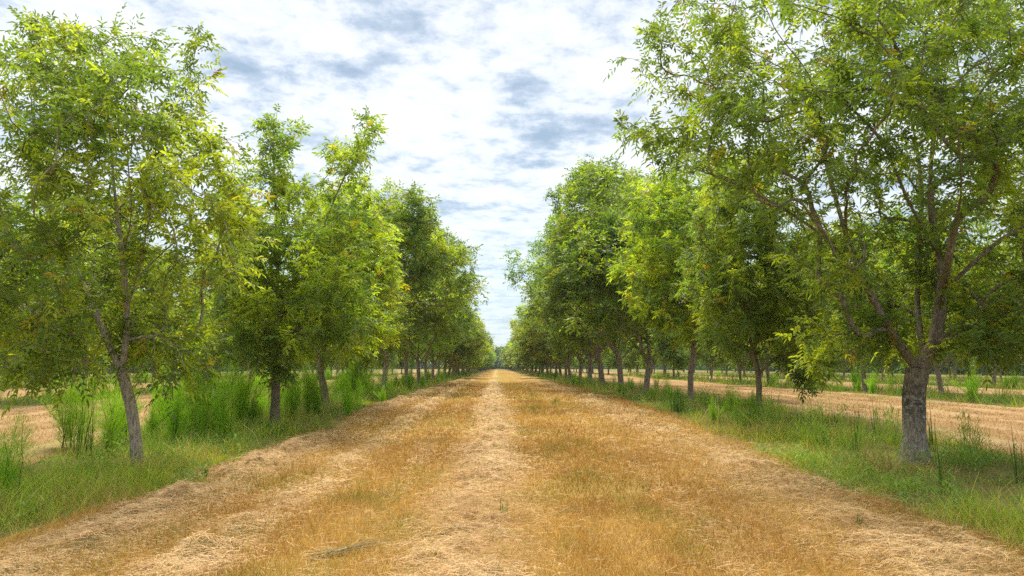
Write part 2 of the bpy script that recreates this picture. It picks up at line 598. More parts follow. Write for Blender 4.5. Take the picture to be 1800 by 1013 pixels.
# verge grass
def verge(cx, w0, w1, bands, forbs=0):
    parts = []
    for (y0, y1, dens, wd, ln, sg) in bands:
        x, y = scatter(w0, w1, y0, y1, dens)
        keep = np.abs(x - 0.02 * y) < y * 0.80 + 1.0
        x, y = x[keep], y[keep]
        n = len(x)
        l0, r0 = lane_edge(0, y)
        hi = np.minimum(w1, l0 + 0.3) if cx == -6 else w1
        lo = np.maximum(w0, r0 - 0.3) if cx == 7.5 else w0
        e = np.minimum(x - lo, hi - x) + 0.9 * (fbm(x * 0.9, y * 0.6, seed=100) - 0.5)
        dn = fbm(x * 0.9, y * 0.9, seed=101, octaves=4)
        keep = rng.random(n) < sstep(-0.35, 0.5, e) * ((0.12 if cx != 7.5 else 0.02) + (1.0 if cx != 7.5 else 0.85) * sstep(0.36, 0.64, dn))
        x, y, e = x[keep], y[keep], e[keep]
        n = len(x)
        tall = fbm(x * 0.9, y * 0.7, seed=102, octaves=4)
        L = ln * rng.uniform(0.35, 1.35, n) * (0.3 + 1.5 * sstep(0.35, 0.75, tall)) * (0.4 + 0.6 * sstep(-0.2, 0.9, e))
        L = L * np.where(rng.random(n) < 0.03, 2.0, 1.0)
        hue = fbm(x * 0.8, y * 0.6, seed=103) + rng.normal(0, 0.12, n)
        c = mixc((0.17, 0.32, 0.035), (0.42, 0.48, 0.05), sstep(0.36, 0.62, hue))
        c = mixc(c, (0.44, 0.43, 0.05), sstep(1.5, 0.5, e) * 0.7)
        c = mixc(c, (0.12, 0.27, 0.06), (vnoise(x * 0.7, y * 0.7, seed=109) > 0.62) * 0.7)
        c = mixc(c, (0.17, 0.38, 0.02), (rng.random(n) < 0.25) * 0.8)
        dry = sstep(0.5, 0.7, fbm(x * 1.1, y * 0.9, seed=104)) * 0.6 + (0.24 if cx == 7.5 else 0.14) + 0.5 * sstep(0.6, -0.1, e)
        c = mixc(c, (0.48, 0.34, 0.13), (rng.random(n) < dry) * rng.uniform(0.5, 1, n))
        c = c * rng.uniform(0.7, 1.3, (n, 1))
        parts.append(blades(np.stack([x, y, gz(x, y) - 0.01], -1), L, np.full(n, wd) * rng.uniform(0.6, 1.4, n), rng.uniform(0.1, 1.1, n), rng.uniform(0, 0.8, n), seg=sg, tint=c))
        if forbs and y0 < 30:
            # low broad-leaved weeds growing among the blades
            x, y = scatter(w0 + 0.2, w1 - 0.2, y0, y1, dens * 0.35)
            l0, r0 = lane_edge(0, y)
            keep = (np.abs(x - 0.02 * y) < y * 0.80 + 1.0) & (x < l0 if cx == -6 else x > r0) & (rng.random(len(x)) < sstep(0.5, 0.66, fbm(x * 1.6, y * 1.3, seed=110)))
            x, y = x[keep], y[keep]
            n = len(x)
            c = mixc((0.10, 0.23, 0.04), (0.27, 0.36, 0.04), rng.random(n)) * rng.uniform(0.7, 1.3, (n, 1))
            z = gz(x, y) + rng.uniform(0.0, 0.22, n) * sstep(0.5, 0.75, fbm(x * 1.6, y * 1.3, seed=110)) * 1.6
            parts.append(blades(np.stack([x, y, z], -1), np.full(n, 0.06) * rng.uniform(0.6, 1.5, n), np.full(n, max(0.022, wd * 1.6)), rng.uniform(0.8, 2.2, n), rng.uniform(0, 1.0, n), seg=sg, tint=c))
    return merge(parts)


BANDS = [(4.5, 11, 1200, 0.0075, 0.23, 2), (11, 18, 850, 0.011, 0.27, 2), (18, 34, 300, 0.018, 0.31, 2), (34, 80, 60, 0.04, 0.36, 1), (80, 200, 10, 0.12, 0.5, 1)]
v, f, t = verge(-6, -8.8, -3.8, BANDS, 1)
tag(link("grass", mesh_np("grass", v, [f], M_GRASS, tint=t)), "uneven green verge grass under the left tree row", "grass", kind="stuff")
v, f, t = verge(7.5, 4.55, 9.7, BANDS, 1)
tag(link("grass", mesh_np("grass", v, [f], M_GRASS, tint=t)), "uneven green verge grass under the right tree row", "grass", kind="stuff")
for cx, nm in ((21.0, "green grass strip under the second tree row on the right"), (34.5, "green grass strip under the third tree row on the right"), (48, "green grass strip under the fourth tree row on the right"),
               (-19.5, "green grass strip under the second tree row on the left"), (-33, "green grass strip under the third tree row on the left"), (-46.5, "green grass strip under the fourth tree row on the left")):
    v, f, t = verge(cx, cx - 2.6, cx + 2.6, [(20, 45, 80, 0.03, 0.45, 1), (45, 110, 22, 0.07, 0.55, 1)])
    tag(link("grass", mesh_np("grass", v, [f], M_GRASS, tint=t)), nm, "grass", kind="stuff")


# ------------------------------------------------------------------ trees
class Skel:
    def __init__(self):
        self.p = []
        self.par = []
        self.d = []
        self.trunk = []

    def path(self, pts, parent, seg=0.22):
        """append a smooth polyline; returns the list of node ids"""
        pts = [np.asarray(q, float) for q in pts]
        if parent is not None:
            pts = [np.array(self.p[parent])] + pts
        # Catmull-Rom resample
        ids = []
        prev = parent
        n = len(pts)
        for i in range(n - 1):
            p0 = pts[max(i - 1, 0)]; p1 = pts[i]; p2 = pts[i + 1]; p3 = pts[min(i + 2, n - 1)]
            L = np.linalg.norm(p2 - p1)
            m = max(1, int(L / seg))
            for k in range(m + (1 if False else 0)):
                if i == 0 and k == 0:
                    if parent is not None:
                        continue
                    t = 0
                else:
                    t = k / m
                q = 0.5 * ((2 * p1) + (-p0 + p2) * t + (2 * p0 - 5 * p1 + 4 * p2 - p3) * t * t + (-p0 + 3 * p1 - 3 * p2 + p3) * t ** 3)
                prev = self.add(q, prev)
                ids.append(prev)
        prev = self.add(pts[-1], prev)
        ids.append(prev)
        return ids

    def add(self, q, parent):
        q = np.asarray(q, float)
        self.p.append(q)
        self.par.append(-1 if parent is None else parent)
        if parent is None:
            self.d.append(np.array([0, 0, 1.0]))
        else:
            v = q - self.p[parent]
            self.d.append(v / (np.linalg.norm(v) + 1e-9))
        return len(self.p) - 1

    def near(self, q):
        a = np.array(self.p)
        return int(np.argmin(((a - np.asarray(q)) ** 2).sum(1)))

    def grow(self, targets, minz=0.0, seg=0.2, r=None, wig=0.05):
        r = r or rng
        cap = len(self.p) + len(targets) * 40
        A = np.zeros((cap, 3)); D = np.zeros((cap, 3))
        n = len(self.p)
        A[:n] = self.p; D[:n] = self.d
        ok = np.zeros(cap, bool)
        ok[:n] = A[:n, 2] > minz
        c0 = A[:n][ok[:n]].mean(0)
        root = A[:n][np.argmax(ok[:n])]
        order = np.argsort(np.linalg.norm(targets - root, axis=1))
        tips = []
        for ti in order:
            t = targets[ti]
            v = t - A[:n]
            dist = np.linalg.norm(v, axis=1) + 1e-6
            cos = (v * D[:n]).sum(1) / dist
            cost = dist ** 1.25 * (1.45 - 0.7 * cos)
            cost[cos < 0.12] *= 1.8
            cost[dist < 0.18] += 1.0
            cost[~ok[:n]] = 1e9
            b = int(np.argmin(cost))
            p0 = A[b]; L = dist[b]
            d0 = unit(D[b] * 0.7 + v[b] / L * 0.8 + np.array([0, 0, 0.1]))
            c1 = p0 + d0 * L * 0.4
            m = max(2, int(L / seg))
            prev = b
            for k in range(1, m + 1):
                s = k / m
                q = (1 - s) ** 2 * p0 + 2 * s * (1 - s) * c1 + s * s * t
                if k < m:
                    q = q + r.normal(0, wig * min(1, L) * 0.5, 3)
                prev = self.add(q, prev)
                A[n] = q; D[n] = self.d[-1]; ok[n] = True
                n += 1
            tips.append(prev)
        return tips

    def radii(self, tips, r_base, r_tip=0.005):
        n = len(self.p)
        w = np.zeros(n)
        w[tips] = 1
        par = self.par
        for i in range(n - 1, -1, -1):
            if w[i] == 0:
                w[i] = 0.5
            if par[i] >= 0:
                w[par[i]] += w[i] if True else 0
        # node weights include a share per node: use tip count only
        w = np.zeros(n)
        w[tips] = 1
        for i in range(n - 1, -1, -1):
            if par[i] >= 0:
                w[par[i]] += w[i]
        w = np.maximum(w, 1)
        e = math.log(r_base / r_tip) / math.log(w[0])
        return r_tip * w ** e, w


def tube_mesh(sk, rad, node_sets):
    """split the skeleton into chains; returns dict set-id -> (V, F) tubes"""
    n = len(sk.p)
    kids = [[] for _ in range(n)]
    for i, p in enumerate(sk.par):
        if p >= 0:
            kids[p].append(i)
    A = np.array(sk.p)
    groups = {}
    stack = [(0, None)]
    while stack:
        s, pr = stack.pop()
        chain = [] if pr is None else [pr]
        g = node_sets[s]
        cur = s
        while True:
            chain.append(cur)
            ks = kids[cur]
            if not ks:
                break
            same = [k for k in ks if node_sets[k] == g] or None
            if same is None:
                for k in ks:
                    stack.append((k, cur))
                break
            best = max(same, key=lambda k: rad[k])
            for k in ks:
                if k != best:
                    stack.append((k, cur))
            cur = best
        if len(chain) < 2:
            continue
        pts = A[chain]
        rr = rad[chain].copy()
        if pr is not None:
            rr[0] = rr[1]
        ns = 14 if rr.max() > 0.1 else 8 if rr.max() > 0.04 else 5 if rr.max() > 0.015 else 3
        tan = np.gradient(pts, axis=0)
        tan = unit(tan)
        up = np.array([0.31, 0.95, 0.05])
        a1 = unit(np.cross(tan, up))
        a2 = np.cross(tan, a1)
        th = np.linspace(0, 2 * np.pi, ns, endpoint=False)
        ring = a1[:, None, :] * np.cos(th)[None, :, None] + a2[:, None, :] * np.sin(th)[None, :, None]
        rv = rr[:, None, None]
        if rr.max() > 0.06:
            wob = 1 + 0.16 * (fbm(pts[:, None, 0] * 3 + np.cos(th)[None, :] * 1.4, pts[:, None, 2] * 2.2 + np.sin(th)[None, :] * 1.4, seed=5) - 0.5)
            rv = rv * wob[:, :, None]
        if pr is None:
            hh = pts[:, 2] - pts[0, 2]
            lob = 0.35 * np.exp(-hh / 0.16)[:, None] * (0.5 + 0.5 * np.cos(4 * th + 0.7 + np.sin(2 * th))[None, :])
            rv = rv * (1 + lob)[:, :, None]
        V = (pts[:, None, :] + ring * rv).reshape(-1, 3)
        m = len(chain)
        i = np.arange(m - 1)[:, None] * ns
        j = np.arange(ns)[None, :]
        Fq = np.stack([i + j, i + (j + 1) % ns, i + ns + (j + 1) % ns, i + ns + j], -1).reshape(-1, 4)
        gv = groups.setdefault(g, [[], [], 0])
        gv[0].append(V); gv[1].append(Fq + gv[2]); gv[2] += len(V)
    return {g: (np.concatenate(a), np.concatenate(b)) for g, (a, b, c) in groups.items()}


def leaves(sk, tips, per=6, L=0.36, pairs=4, lw=(0.115, 0.034), spread=0.5, yellow=0.4, lod=0, r=None, back=3, col=None, base_z=0):
    """pinnate leaves along the last part of every twig"""
    r = r or rng
    P_ = np.array(sk.p); D_ = np.array(sk.d)
    bs, ds = [], []
    for t in tips:
        ch = [t]
        for _ in range(back):
            if sk.par[ch[-1]] >= 0:
                ch.append(sk.par[ch[-1]])
        for k in range(per):
            i = ch[min(len(ch) - 1, int(r.random() ** 1.5 * len(ch)))]
            bs.append(P_[i] + (P_[sk.par[i]] - P_[i]) * r.random() if sk.par[i] >= 0 else P_[i])
            ds.append(D_[i])
    B = np.array(bs); Dn = np.array(ds)
    n = len(B)
    az = r.normal(0, 1, (n, 3))
    d = unit(Dn * 0.55 + unit(az) * 0.9 + np.array([0, 0, -0.05]))
    up = unit(np.array([0, 0, 1.0]) + r.normal(0, 0.35, (n, 3)))
    side = unit(np.cross(d, up))
    nor = np.cross(side, d)
    LL = L * r.uniform(0.7, 1.25, n)
    droop = r.uniform(0.0, 0.6, n)
    cy = fbm(B[:, 0] * 0.9, B[:, 1] * 0.9, B[:, 2] * 0.9, seed=11, octaves=3)
    hue = np.clip(sstep(0.62 - 0.35 * yellow, 0.85 - 0.25 * yellow, cy + r.normal(0, 0.10, n)), 0, 1)
    lc = mixc((0.115, 0.172, 0.032), (0.27, 0.315, 0.028), hue)
    lc = mixc(lc, (0.30, 0.21, 0.02), (r.random(n) < 0.012 + 0.012 * yellow) * 0.8)
    lc = lc * r.uniform(0.72, 1.28, (n, 1))
    if col is not None:
        lc = lc * np.asarray(col)
    Vs, Fs, Ts, off = [], [], [], 0
    specs = []
    for j in range(pairs):
        s = (j + 0.9) / (pairs + 0.5)
        specs += [(s, 1), (s, -1)]
    specs.append((1.0, 0))
    for s, sg in specs:
        q = B + d * (LL * s)[:, None]
        q[:, 2] -= droop * LL * s * s * 0.7
        tang = d.copy()
        tang[:, 2] -= droop * s * 1.2
        tang = unit(tang)
        if sg:
            ld = unit(tang * 0.55 + side * sg * 0.85 - np.array([0, 0, 0.22]) + r.normal(0, 0.26, (n, 3)))
        else:
            ld = tang
        ln = unit(nor + r.normal(0, 0.4, (n, 3)))
        lv = unit(np.cross(ln, ld))
        ln = np.cross(ld, lv)
        l = lw[0] * r.uniform(0.7, 1.25, n) * (0.75 + 0.5 * s)
        w = lw[1] * r.uniform(0.75, 1.25, n)
        lr = l[:, None]
        wr = w[:, None] * 0.5
        if lod == 0:
            tipv = q + ld * lr - np.array([0, 0, 0.12]) * lr
            vv = np.stack([q, q + ld * lr * 0.3 + lv * wr + ln * wr * 0.35, q + ld * lr * 0.68 + lv * wr * 0.85 + ln * wr * 0.25, tipv,
                           q + ld * lr * 0.68 - lv * wr * 0.85 + ln * wr * 0.25, q + ld * lr * 0.3 - lv * wr + ln * wr * 0.35], 1)
            ff = np.array([[0, 1, 2, 3], [0, 3, 4, 5]])
            nv = 6
        else:
            vv = np.stack([q, q + ld * lr * 0.45 + lv * wr, q + ld * lr, q + ld * lr * 0.45 - lv * wr], 1)
            ff = np.array([[0, 1, 2, 3]])
            nv = 4
        o = (np.arange(n) * nv)[:, None, None] + ff[None] + off
        Vs.append(vv.reshape(-1, 3)); Fs.append(o.reshape(-1, 4))
        tc = lc * r.uniform(0.85, 1.15, (n, 1))
        Ts.append(np.repeat(tc[:, None, :], nv, 1).reshape(-1, 3))
        off += n * nv
    return np.concatenate(Vs), np.concatenate(Fs), np.concatenate(Ts)


def build_tree(sk, tips, base, r_base, bark, leafargs, limb_share=0.05, parts=True, flare=1.5):
    rad, w = sk.radii(tips, r_base)
    A = np.array(sk.p)
    h = A[:, 2] - base[2]
    tr = set(sk.trunk)
    istr = np.array([i in tr for i in range(len(A))])
    rad = np.where(istr, rad * (1 + (flare - 1) * np.exp(-np.maximum(h, 0) / 0.16)), rad)
    sets = np.zeros(len(A), int)
    nl = 0
    for i in range(1, len(A)):
        p = sk.par[i]
        if istr[i]:
            sets[i] = 0
        elif sets[p] == 0:
            if parts and istr[p] and w[i] > limb_share * w[0]:
                nl += 1
                sets[i] = nl
            else:
                sets[i] = 0 if not istr[p] else 0
        else:
            sets[i] = sets[p]
    rad = np.where(istr, rad, rad * 0.84)
    tubes = tube_mesh(sk, rad, sets)
    root = empty("pecan_tree", base)
    ch = []
    b = np.asarray(base)
    for g in sorted(tubes):
        V, Fq = tubes[g]
        o = link("trunk" if g == 0 else "limb", mesh_np("trunk" if g == 0 else "limb", V - b, [Fq], M_BARK if g and bark is M_BARK_GREY else bark, smooth=True), root)
        ch.append(o)
    V, Fq, T = leaves(sk, tips, **leafargs)
    o = link("crown", mesh_np("crown", V - b, [Fq], M_LEAF, tint=T), root)
    ch.append(o)
    CHILDREN[root.name] = ch
    root["category"] = "tree"
    return root, ch


def px_targets(blobs, Yc, depth, cx, rx, n, r):
    """targets in lobes given in photo pixels, spread in depth as a round crown"""
    areas = np.array([b[2] * b[3] * (b[4] if len(b) > 4 else 1) for b in blobs], float)
    pr = areas / areas.sum()
    out = []
    while len(out) < n:
        b = blobs[r.choice(len(blobs), p=pr)]
        a = r.uniform(0, 2 * np.pi); s = math.sqrt(r.random())
        px = b[0] + b[2] * s * math.cos(a); py = b[1] + b[3] * s * math.sin(a)
        k = math.sqrt(max(0.08, 1 - ((b[0] - cx) / rx) ** 2))
        dm = min(depth * k, max(b[2], b[3]) / (1200 / Yc) * 1.9)
        bi = b[5] if len(b) > 5 else 0
        dy = (r.uniform(-1, 1) + bi) / (1 + 0.5 * abs(bi)) * dm
        q = P(px, py, Yc + dy)
        if q[2] < 0.6:
            continue
        out.append(q)
    out = np.array(out)
    # thin out points that crowd each other
    keep = []
    for i in range(len(out)):
        if not keep or np.min(((out[keep] - out[i]) ** 2).sum(1)) > 0.12 ** 2:
            keep.append(i)
    return out[keep]


def hero(trunk, limbs, blobs, Yc, depth, cx, rx, n, r_base, bark, leafargs, seed, minz=0.9, color=(1, 1, 1, 1), flare=1.5, lean_depth=0):
    r = np.random.default_rng(seed)
    g = P(trunk[0][0], trunk[0][1], Yc)
    base = np.array([g[0], Yc, float(gz(g[0], Yc))])
    sk = Skel()
    pts = [P(a, b, Yc) for a, b in trunk]
    pts[0] = base - np.array([0, 0, 0.1])
    ids = sk.path(pts, None)
    sk.trunk = list(ids)
    for lb in limbs:
        q = [P(a, b, Yc + (c[0] if c else 0)) for a, b, *c in lb]
        start = sk.near(q[0])
        sk.path(q[1:], start)
    T = px_targets(blobs, Yc, depth, cx, rx, n, r)
    tips = sk.grow(T, minz=minz + base[2], r=r)
    leafargs = dict(leafargs, r=r)
    root, ch = build_tree(sk, tips, base, r_base, bark, leafargs, flare=flare)
    ch[-1].color = color
    return root, sk, tips


HL = dict(per=6, L=0.34, pairs=5, lw=(0.098, 0.034), yellow=0.5)

L1, skL1, tipsL1 = hero(
    [(243, 822), (239, 775), (229, 710), (214, 655)],
    [[(214, 655), (186, 592), (166, 540, 0.2), (132, 470, 0.5), (92, 380, 0.6), (62, 250, 0.5), (52, 120, 0.3)],
     [(214, 655), (221, 600), (223, 540, -0.1), (215, 450, -0.2), (202, 340, -0.2), (190, 200, 0), (180, 90, 0)],
     [(223, 555), (240, 490, -0.3), (262, 385, -0.6), (285, 280, -0.9), (305, 180, -0.9)],
     [(240, 490, -0.3), (290, 440, -0.2), (350, 390, 0.3), (405, 330, 0.6)],
     [(166, 540, 0.2), (90, 555, -0.3), (30, 590, -0.7), (-30, 640, -0.9)],
     [(222, 600), (270, 590, -0.5), (310, 610, -0.9), (325, 650, -1.1)],
     [(215, 450), (230, 380, -1.2), (225, 290, -2.0), (220, 200, -2.2)],
     [(215, 450), (240, 380, 1.2), (260, 290, 2.1), (250, 180, 2.4)],
     [(132, 470, 0.5), (100, 430, -1.0), (60, 380, -1.9)]],
    [(110, 110, 60, 90, .8), (120, 240, 80, 80, .9), (180, 110, 130, 85, 0.9), (60, 150, 85, 120, .8), (50, 40, 45, 35, .6), (300, 170, 85, 100, .9), (335, 85, 35, 40, .8), (200, 260, 180, 110), (372, 300, 55, 80), (405, 285, 35, 50, .9), (425, 390, 45, 60, .9), (60, 340, 120, 120),
     (230, 400, 150, 110, 1, .4), (380, 430, 80, 90), (50, 540, 130, 95, 1.3), (95, 640, 85, 45, 1.3), (-90, 420, 110, 220, .7), (300, 560, 80, 70, 1.1, .6), (290, 655, 45, 42, 1.2), (160, 530, 90, 60, .9, 1), (345, 620, 50, 45), (225, 50, 30, 30, .6)],
    11.46, 2.9, 180, 300, 800, 0.088, M_BARK_PALE, dict(HL, yellow=0.55), 11, color=(1.02, 1.02, 1, 1), flare=1.2, minz=1.85)
tag(L1, "leaning two-forked pecan tree nearest the camera on the left, pale bark", "tree")

L2, _, _ = hero(
    [(483, 746), (485, 660), (487, 600), (488, 500), (486, 400), (482, 310), (480, 225)],
    [[(487, 570), (540, 470, -0.3), (590, 345, -0.6), (640, 240, -0.8)],
     [(487, 540), (440, 450, 0.4), (405, 375, 0.6), (385, 320, .6)],
     [(487, 600), (560, 560, -0.8), (630, 500, -1.4)],
     [(487, 610), (430, 580, -1.0), (380, 560, -1.6)],
     [(487, 560), (500, 470, 1.4), (520, 380, 2.2)]],
    [(480, 225, 38, 32, .8), (488, 290, 40, 45, .8), (525, 218, 14, 10, .7), (648, 225, 28, 26, .8), (610, 275, 42, 35, .8), (455, 380, 80, 70), (560, 380, 80, 65), (400, 430, 60, 80), (485, 480, 120, 80), (600, 470, 85, 70),
     (420, 570, 90, 55, 1.1), (560, 570, 100, 60, 1.1), (486, 630, 36, 45, .9), (630, 560, 50, 60)],
    18.46, 3.0, 510, 200, 800, 0.115, M_BARK, dict(HL, yellow=0.6, lw=(0.115, 0.042)), 12, color=(1.05, 1.12, 1, 1), minz=1.3)
tag(L2, "straight slender pecan tree second along the left row, with two thin spires", "tree")

L3, _, _ = hero(
    [(575, 717), (569, 680), (563, 648), (572, 590), (595, 510), (612, 430), (622, 360)],
    [[(572, 600), (620, 560, -0.6), (665, 520, -1.0)], [(572, 600), (540, 540, 0.8), (530, 470, 1.4)], [(590, 520), (650, 450, 0.4), (675, 380, 0.8)], [(590, 520), (600, 450, -1.5), (640, 400, -2.2)]],
    [(640, 420, 55, 70), (595, 400, 70, 70), (662, 490, 45, 70), (590, 530, 85, 65), (640, 580, 55, 40), (622, 345, 45, 35, .8), (680, 440, 25, 50)],
    24.3, 3.2, 620, 130, 620, 0.12, M_BARK, dict(HL, yellow=0.8, lw=(0.125, 0.048)), 13, color=(1.15, 1.2, 1, 1), minz=1.5)
tag(L3, "crooked-stemmed pecan tree third along the left row, yellowest crown", "tree")

R1, skR1, tipsR1 = hero(
    [(1608, 818), (1607, 745), (1606, 690), (1613, 650)],
    [[(1613, 650), (1640, 612), (1652, 540), (1650, 450, 0.1), (1638, 380, 0.1), (1636, 300, 0), (1645, 200, 0), (1650, 80, 0.2), (1660, -60, 0.3)],
     [(1613, 650), (1572, 592, -0.2), (1535, 525, -0.3), (1495, 435, -0.3), (1465, 335, 0), (1440, 240, 0.3), (1400, 120, 0.5)],
     [(1535, 525, -0.3), (1480, 450, -0.8), (1420, 395, -0.9), (1300, 326, -0.8), (1207, 290, -0.6), (1085, 218, -0.5)],
     [(1650, 450), (1600, 360, -0.6), (1540, 235, -0.9), (1440, 150, -0.9), (1355, 110, -0.7), (1240, 40, -0.6)],
     [(1654, 520), (1705, 468, -0.4), (1762, 420, -0.6), (1850, 370, -0.6), (1960, 290, -0.5)],
     [(1645, 600), (1700, 578, 0.5), (1780, 545, 0.9), (1900, 520, 1.2)],
     [(1637, 330), (1700, 290, 0.6), (1765, 225, 1.0), (1830, 140, 1.2), (1900, 60, 1.3)],
     [(1625, 635), (1613, 540, 0.6), (1616, 420, 1.0), (1620, 330, 1.2), (1600, 200, 1.5), (1560, 60, 1.7)],
     [(1652, 530), (1670, 440, -1.4), (1690, 330, -2.4), (1680, 200, -3.0)],
     [(1652, 540), (1640, 430, 1.5), (1690, 330, 2.8), (1720, 220, 3.4)],
     [(1572, 592), (1520, 570, 0.6), (1460, 570, 1.0), (1425, 610, 1.2)]],
    [(1140, 90, 60, 50, .8), (1225, 60, 90, 85, .9), (1240, 150, 85, 70, .9), (1400, 80, 170, 110), (1600, 60, 190, 130), (1750, 120, 150, 140), (1500, -70, 280, 100, .6), (1105, 222, 52, 26, .9), (1190, 250, 90, 42, .9),
     (1330, 230, 150, 80), (1500, 220, 150, 100), (1680, 260, 150, 110), (1850, 250, 140, 170), (1400, 320, 120, 55, .9), (1560, 360, 110, 80, .8, .5), (1720, 410, 150, 100, 1, .7), (1450, 440, 90, 70), (1560, 500, 100, 75, 1, .9), (1700, 560, 130, 60, 1.1, .9),
     (1850, 480, 110, 130), (1490, 550, 70, 60, 1, .3), (1420, 600, 42, 50, 1.1), (1590, 585, 75, 40, .9, 1.2), (1770, 610, 80, 36, 1), (1430, 655, 22, 22, 1), (1760, 510, 100, 75, .9, .3), (1560, 440, 90, 85, .9, .5), (1680, 470, 55, 85, .7, .9), (1790, 600, 90, 40, 1), (1750, 580, 80, 45, 1, -.6), (1560, 560, 40, 40, .6, -.5), (1525, 590, 45, 45, .8, .6), (1990, 300, 150, 250, .5), (1700, -40, 200, 110, .6)],
    12.2, 3.8, 1650, 560, 1620, 0.19, M_BARK_GREY, dict(HL, yellow=0.3, lw=(0.10, 0.035)), 21, flare=1.45, minz=1.95)
tag(R1, "huge wide-spreading pecan tree nearest the camera on the right, thick patchy grey trunk", "tree")

R2, _, _ = hero(
    [(1336, 741), (1334, 700), (1333, 660), (1320, 600), (1312, 540), (1300, 460), (1290, 380), (1283, 325)],
    [[(1333, 660), (1352, 640, -0.3), (1400, 618, -0.8), (1440, 600, -1.2)], [(1318, 590), (1280, 540, 0.5), (1250, 480, 0.9)], [(1314, 560), (1360, 500, 0.3), (1400, 440, 0.5)], [(1312, 540), (1320, 470, -1.5), (1310, 400, -2.3)], [(1312, 540), (1290, 470, 1.5), (1320, 390, 2.2)]],
    [(1300, 400, 80, 70), (1345, 480, 85, 70), (1250, 480, 60, 60), (1380, 540, 65, 50), (1290, 560, 75, 50), (1420, 600, 48, 42, 1.1), (1425, 655, 30, 26, 1), (1420, 470, 50, 70), (1275, 340, 55, 32, .8), (1310, 305, 55, 45, .7), (1265, 285, 32, 38, .7), (1355, 270, 35, 40, .7), (1380, 390, 50, 60, .8)],
    19.5, 3.0, 1330, 150, 800, 0.082, M_BARK, dict(HL, yellow=0.5, lw=(0.115, 0.042)), 22, minz=1.1, color=(1, 1.0, 1, 1))
tag(R2, "thin-trunked pecan tree second along the right row, low side branch drooping right", "tree")

R3, _, _ = hero(
    [(1215, 713), (1214, 660), (1220, 605), (1216, 540), (1205, 450), (1198, 370)],
    [[(1220, 605), (1245, 560, -0.2), (1262, 500, -0.4), (1265, 400, -.5)], [(1218, 590), (1180, 530, 0.3), (1150, 450, 0.6), (1140, 370, 0.8)], [(1216, 540), (1230, 470, -1.8), (1220, 400, -2.5)], [(1216, 540), (1200, 450, 1.8), (1220, 380, 2.6)]],
    [(1220, 430, 90, 80), (1160, 410, 65, 75), (1255, 490, 60, 65), (1195, 510, 95, 65), (1150, 350, 50, 45, .8), (1250, 370, 55, 45, .8), (1130, 490, 50, 70), (1220, 565, 80, 36), (1200, 335, 40, 30, .7), (1235, 300, 32, 40, .6), (1165, 300, 28, 34, .6), (1205, 275, 20, 30, .5)],
    26.3, 3.6, 1195, 130, 790, 0.11, M_BARK, dict(HL, yellow=0.6, lw=(0.13, 0.05)), 23, minz=1.5, color=(1.12, 1.18, 0.9, 1))
tag(R3, "bright fresh-green pecan tree third along the right row, forked trunk", "tree")


def generic(seed, H, Rc, n, r_base, leafargs, forks=3, fork_h=1.6, crown_lo=1.9, lobes=16):
    r = np.random.default_rng(seed)
    sk = Skel()
    lean = r.normal(0, 0.12, 2)
    top = np.array([lean[0] * 2, lean[1] * 2, H * 0.9])
    ids = sk.path([np.array([0, 0, -0.1]), np.array([lean[0] * 0.5, lean[1] * 0.5, fork_h * 0.6]), np.array([lean[0], lean[1], fork_h])], None)
    sk.trunk = list(ids)
    f0 = ids[-1]
    sk.path([np.array([lean[0] + r.normal(0, .2), lean[1] + r.normal(0, .2), H * 0.45]), top * np.array([1, 1, 0.8]) + np.append(r.normal(0, 0.4, 2), 0), top], f0)
    for k in range(forks):
        a = 2 * np.pi * (k + r.uniform(-.25, .25)) / forks
        u = np.array([math.cos(a), math.sin(a), 0])
        st = ids[max(0, len(ids) - 1 - r.integers(0, 3))]
        p0 = sk.p[st]
        e = Rc * r.uniform(0.5, 0.75)
        sk.path([p0 + u * e * 0.35 + np.array([0, 0, H * 0.12]), p0 + u * e * 0.7 + np.array([0, 0, H * 0.3]), p0 + u * e + np.array([0, 0, H * r.uniform(0.42, 0.6)])], st)
    # lobed crown
    L = []
    for k in range(lobes):
        zf = r.uniform(0, 1) ** 0.85
        z = crown_lo + 0.6 + zf * (H - crown_lo - 1.4)
        rr = Rc * (0.55 + 0.55 * math.sin(math.pi * min(0.97, 0.18 + 0.72 * zf))) * (1 if zf < 0.6 else 1.25 - 0.75 * zf + 0.05)
        a = r.uniform(0, 2 * np.pi)
        q = rr * r.uniform(0.35, 0.78)
        s = r.uniform(0.9, 1.5) * Rc / 4.0
        L.append((q * math.cos(a), q * math.sin(a), z, s, s, s * r.uniform(0.7, 1.1)))
    for k in range(7):
        L.append((r.normal(0, Rc * 0.27), r.normal(0, Rc * 0.27), H - 0.9 - 1.6 * r.random(), 0.5, 0.5, 1.1))
    L.append((0, 0, H * 0.5, Rc * 0.5, Rc * 0.5, H * 0.3))
    L = np.array(L)
    vol = L[:, 3] * L[:, 4] * L[:, 5]
    vol = vol ** 0.7
    idx = r.choice(len(L), n, p=vol / vol.sum())
    d = unit(r.normal(0, 1, (n, 3))) * (r.random((n, 1)) ** (1 / 2.4))
    T = L[idx, :3] + d * L[idx, 3:]
    T = T[T[:, 2] > crown_lo - 0.5]
    tips = sk.grow(T, minz=fork_h * 0.8, r=r, seg=0.3)
    return build_tree(sk, tips, np.zeros(3), r_base, M_BARK, dict(leafargs, r=r), limb_share=0.06, flare=1.4)


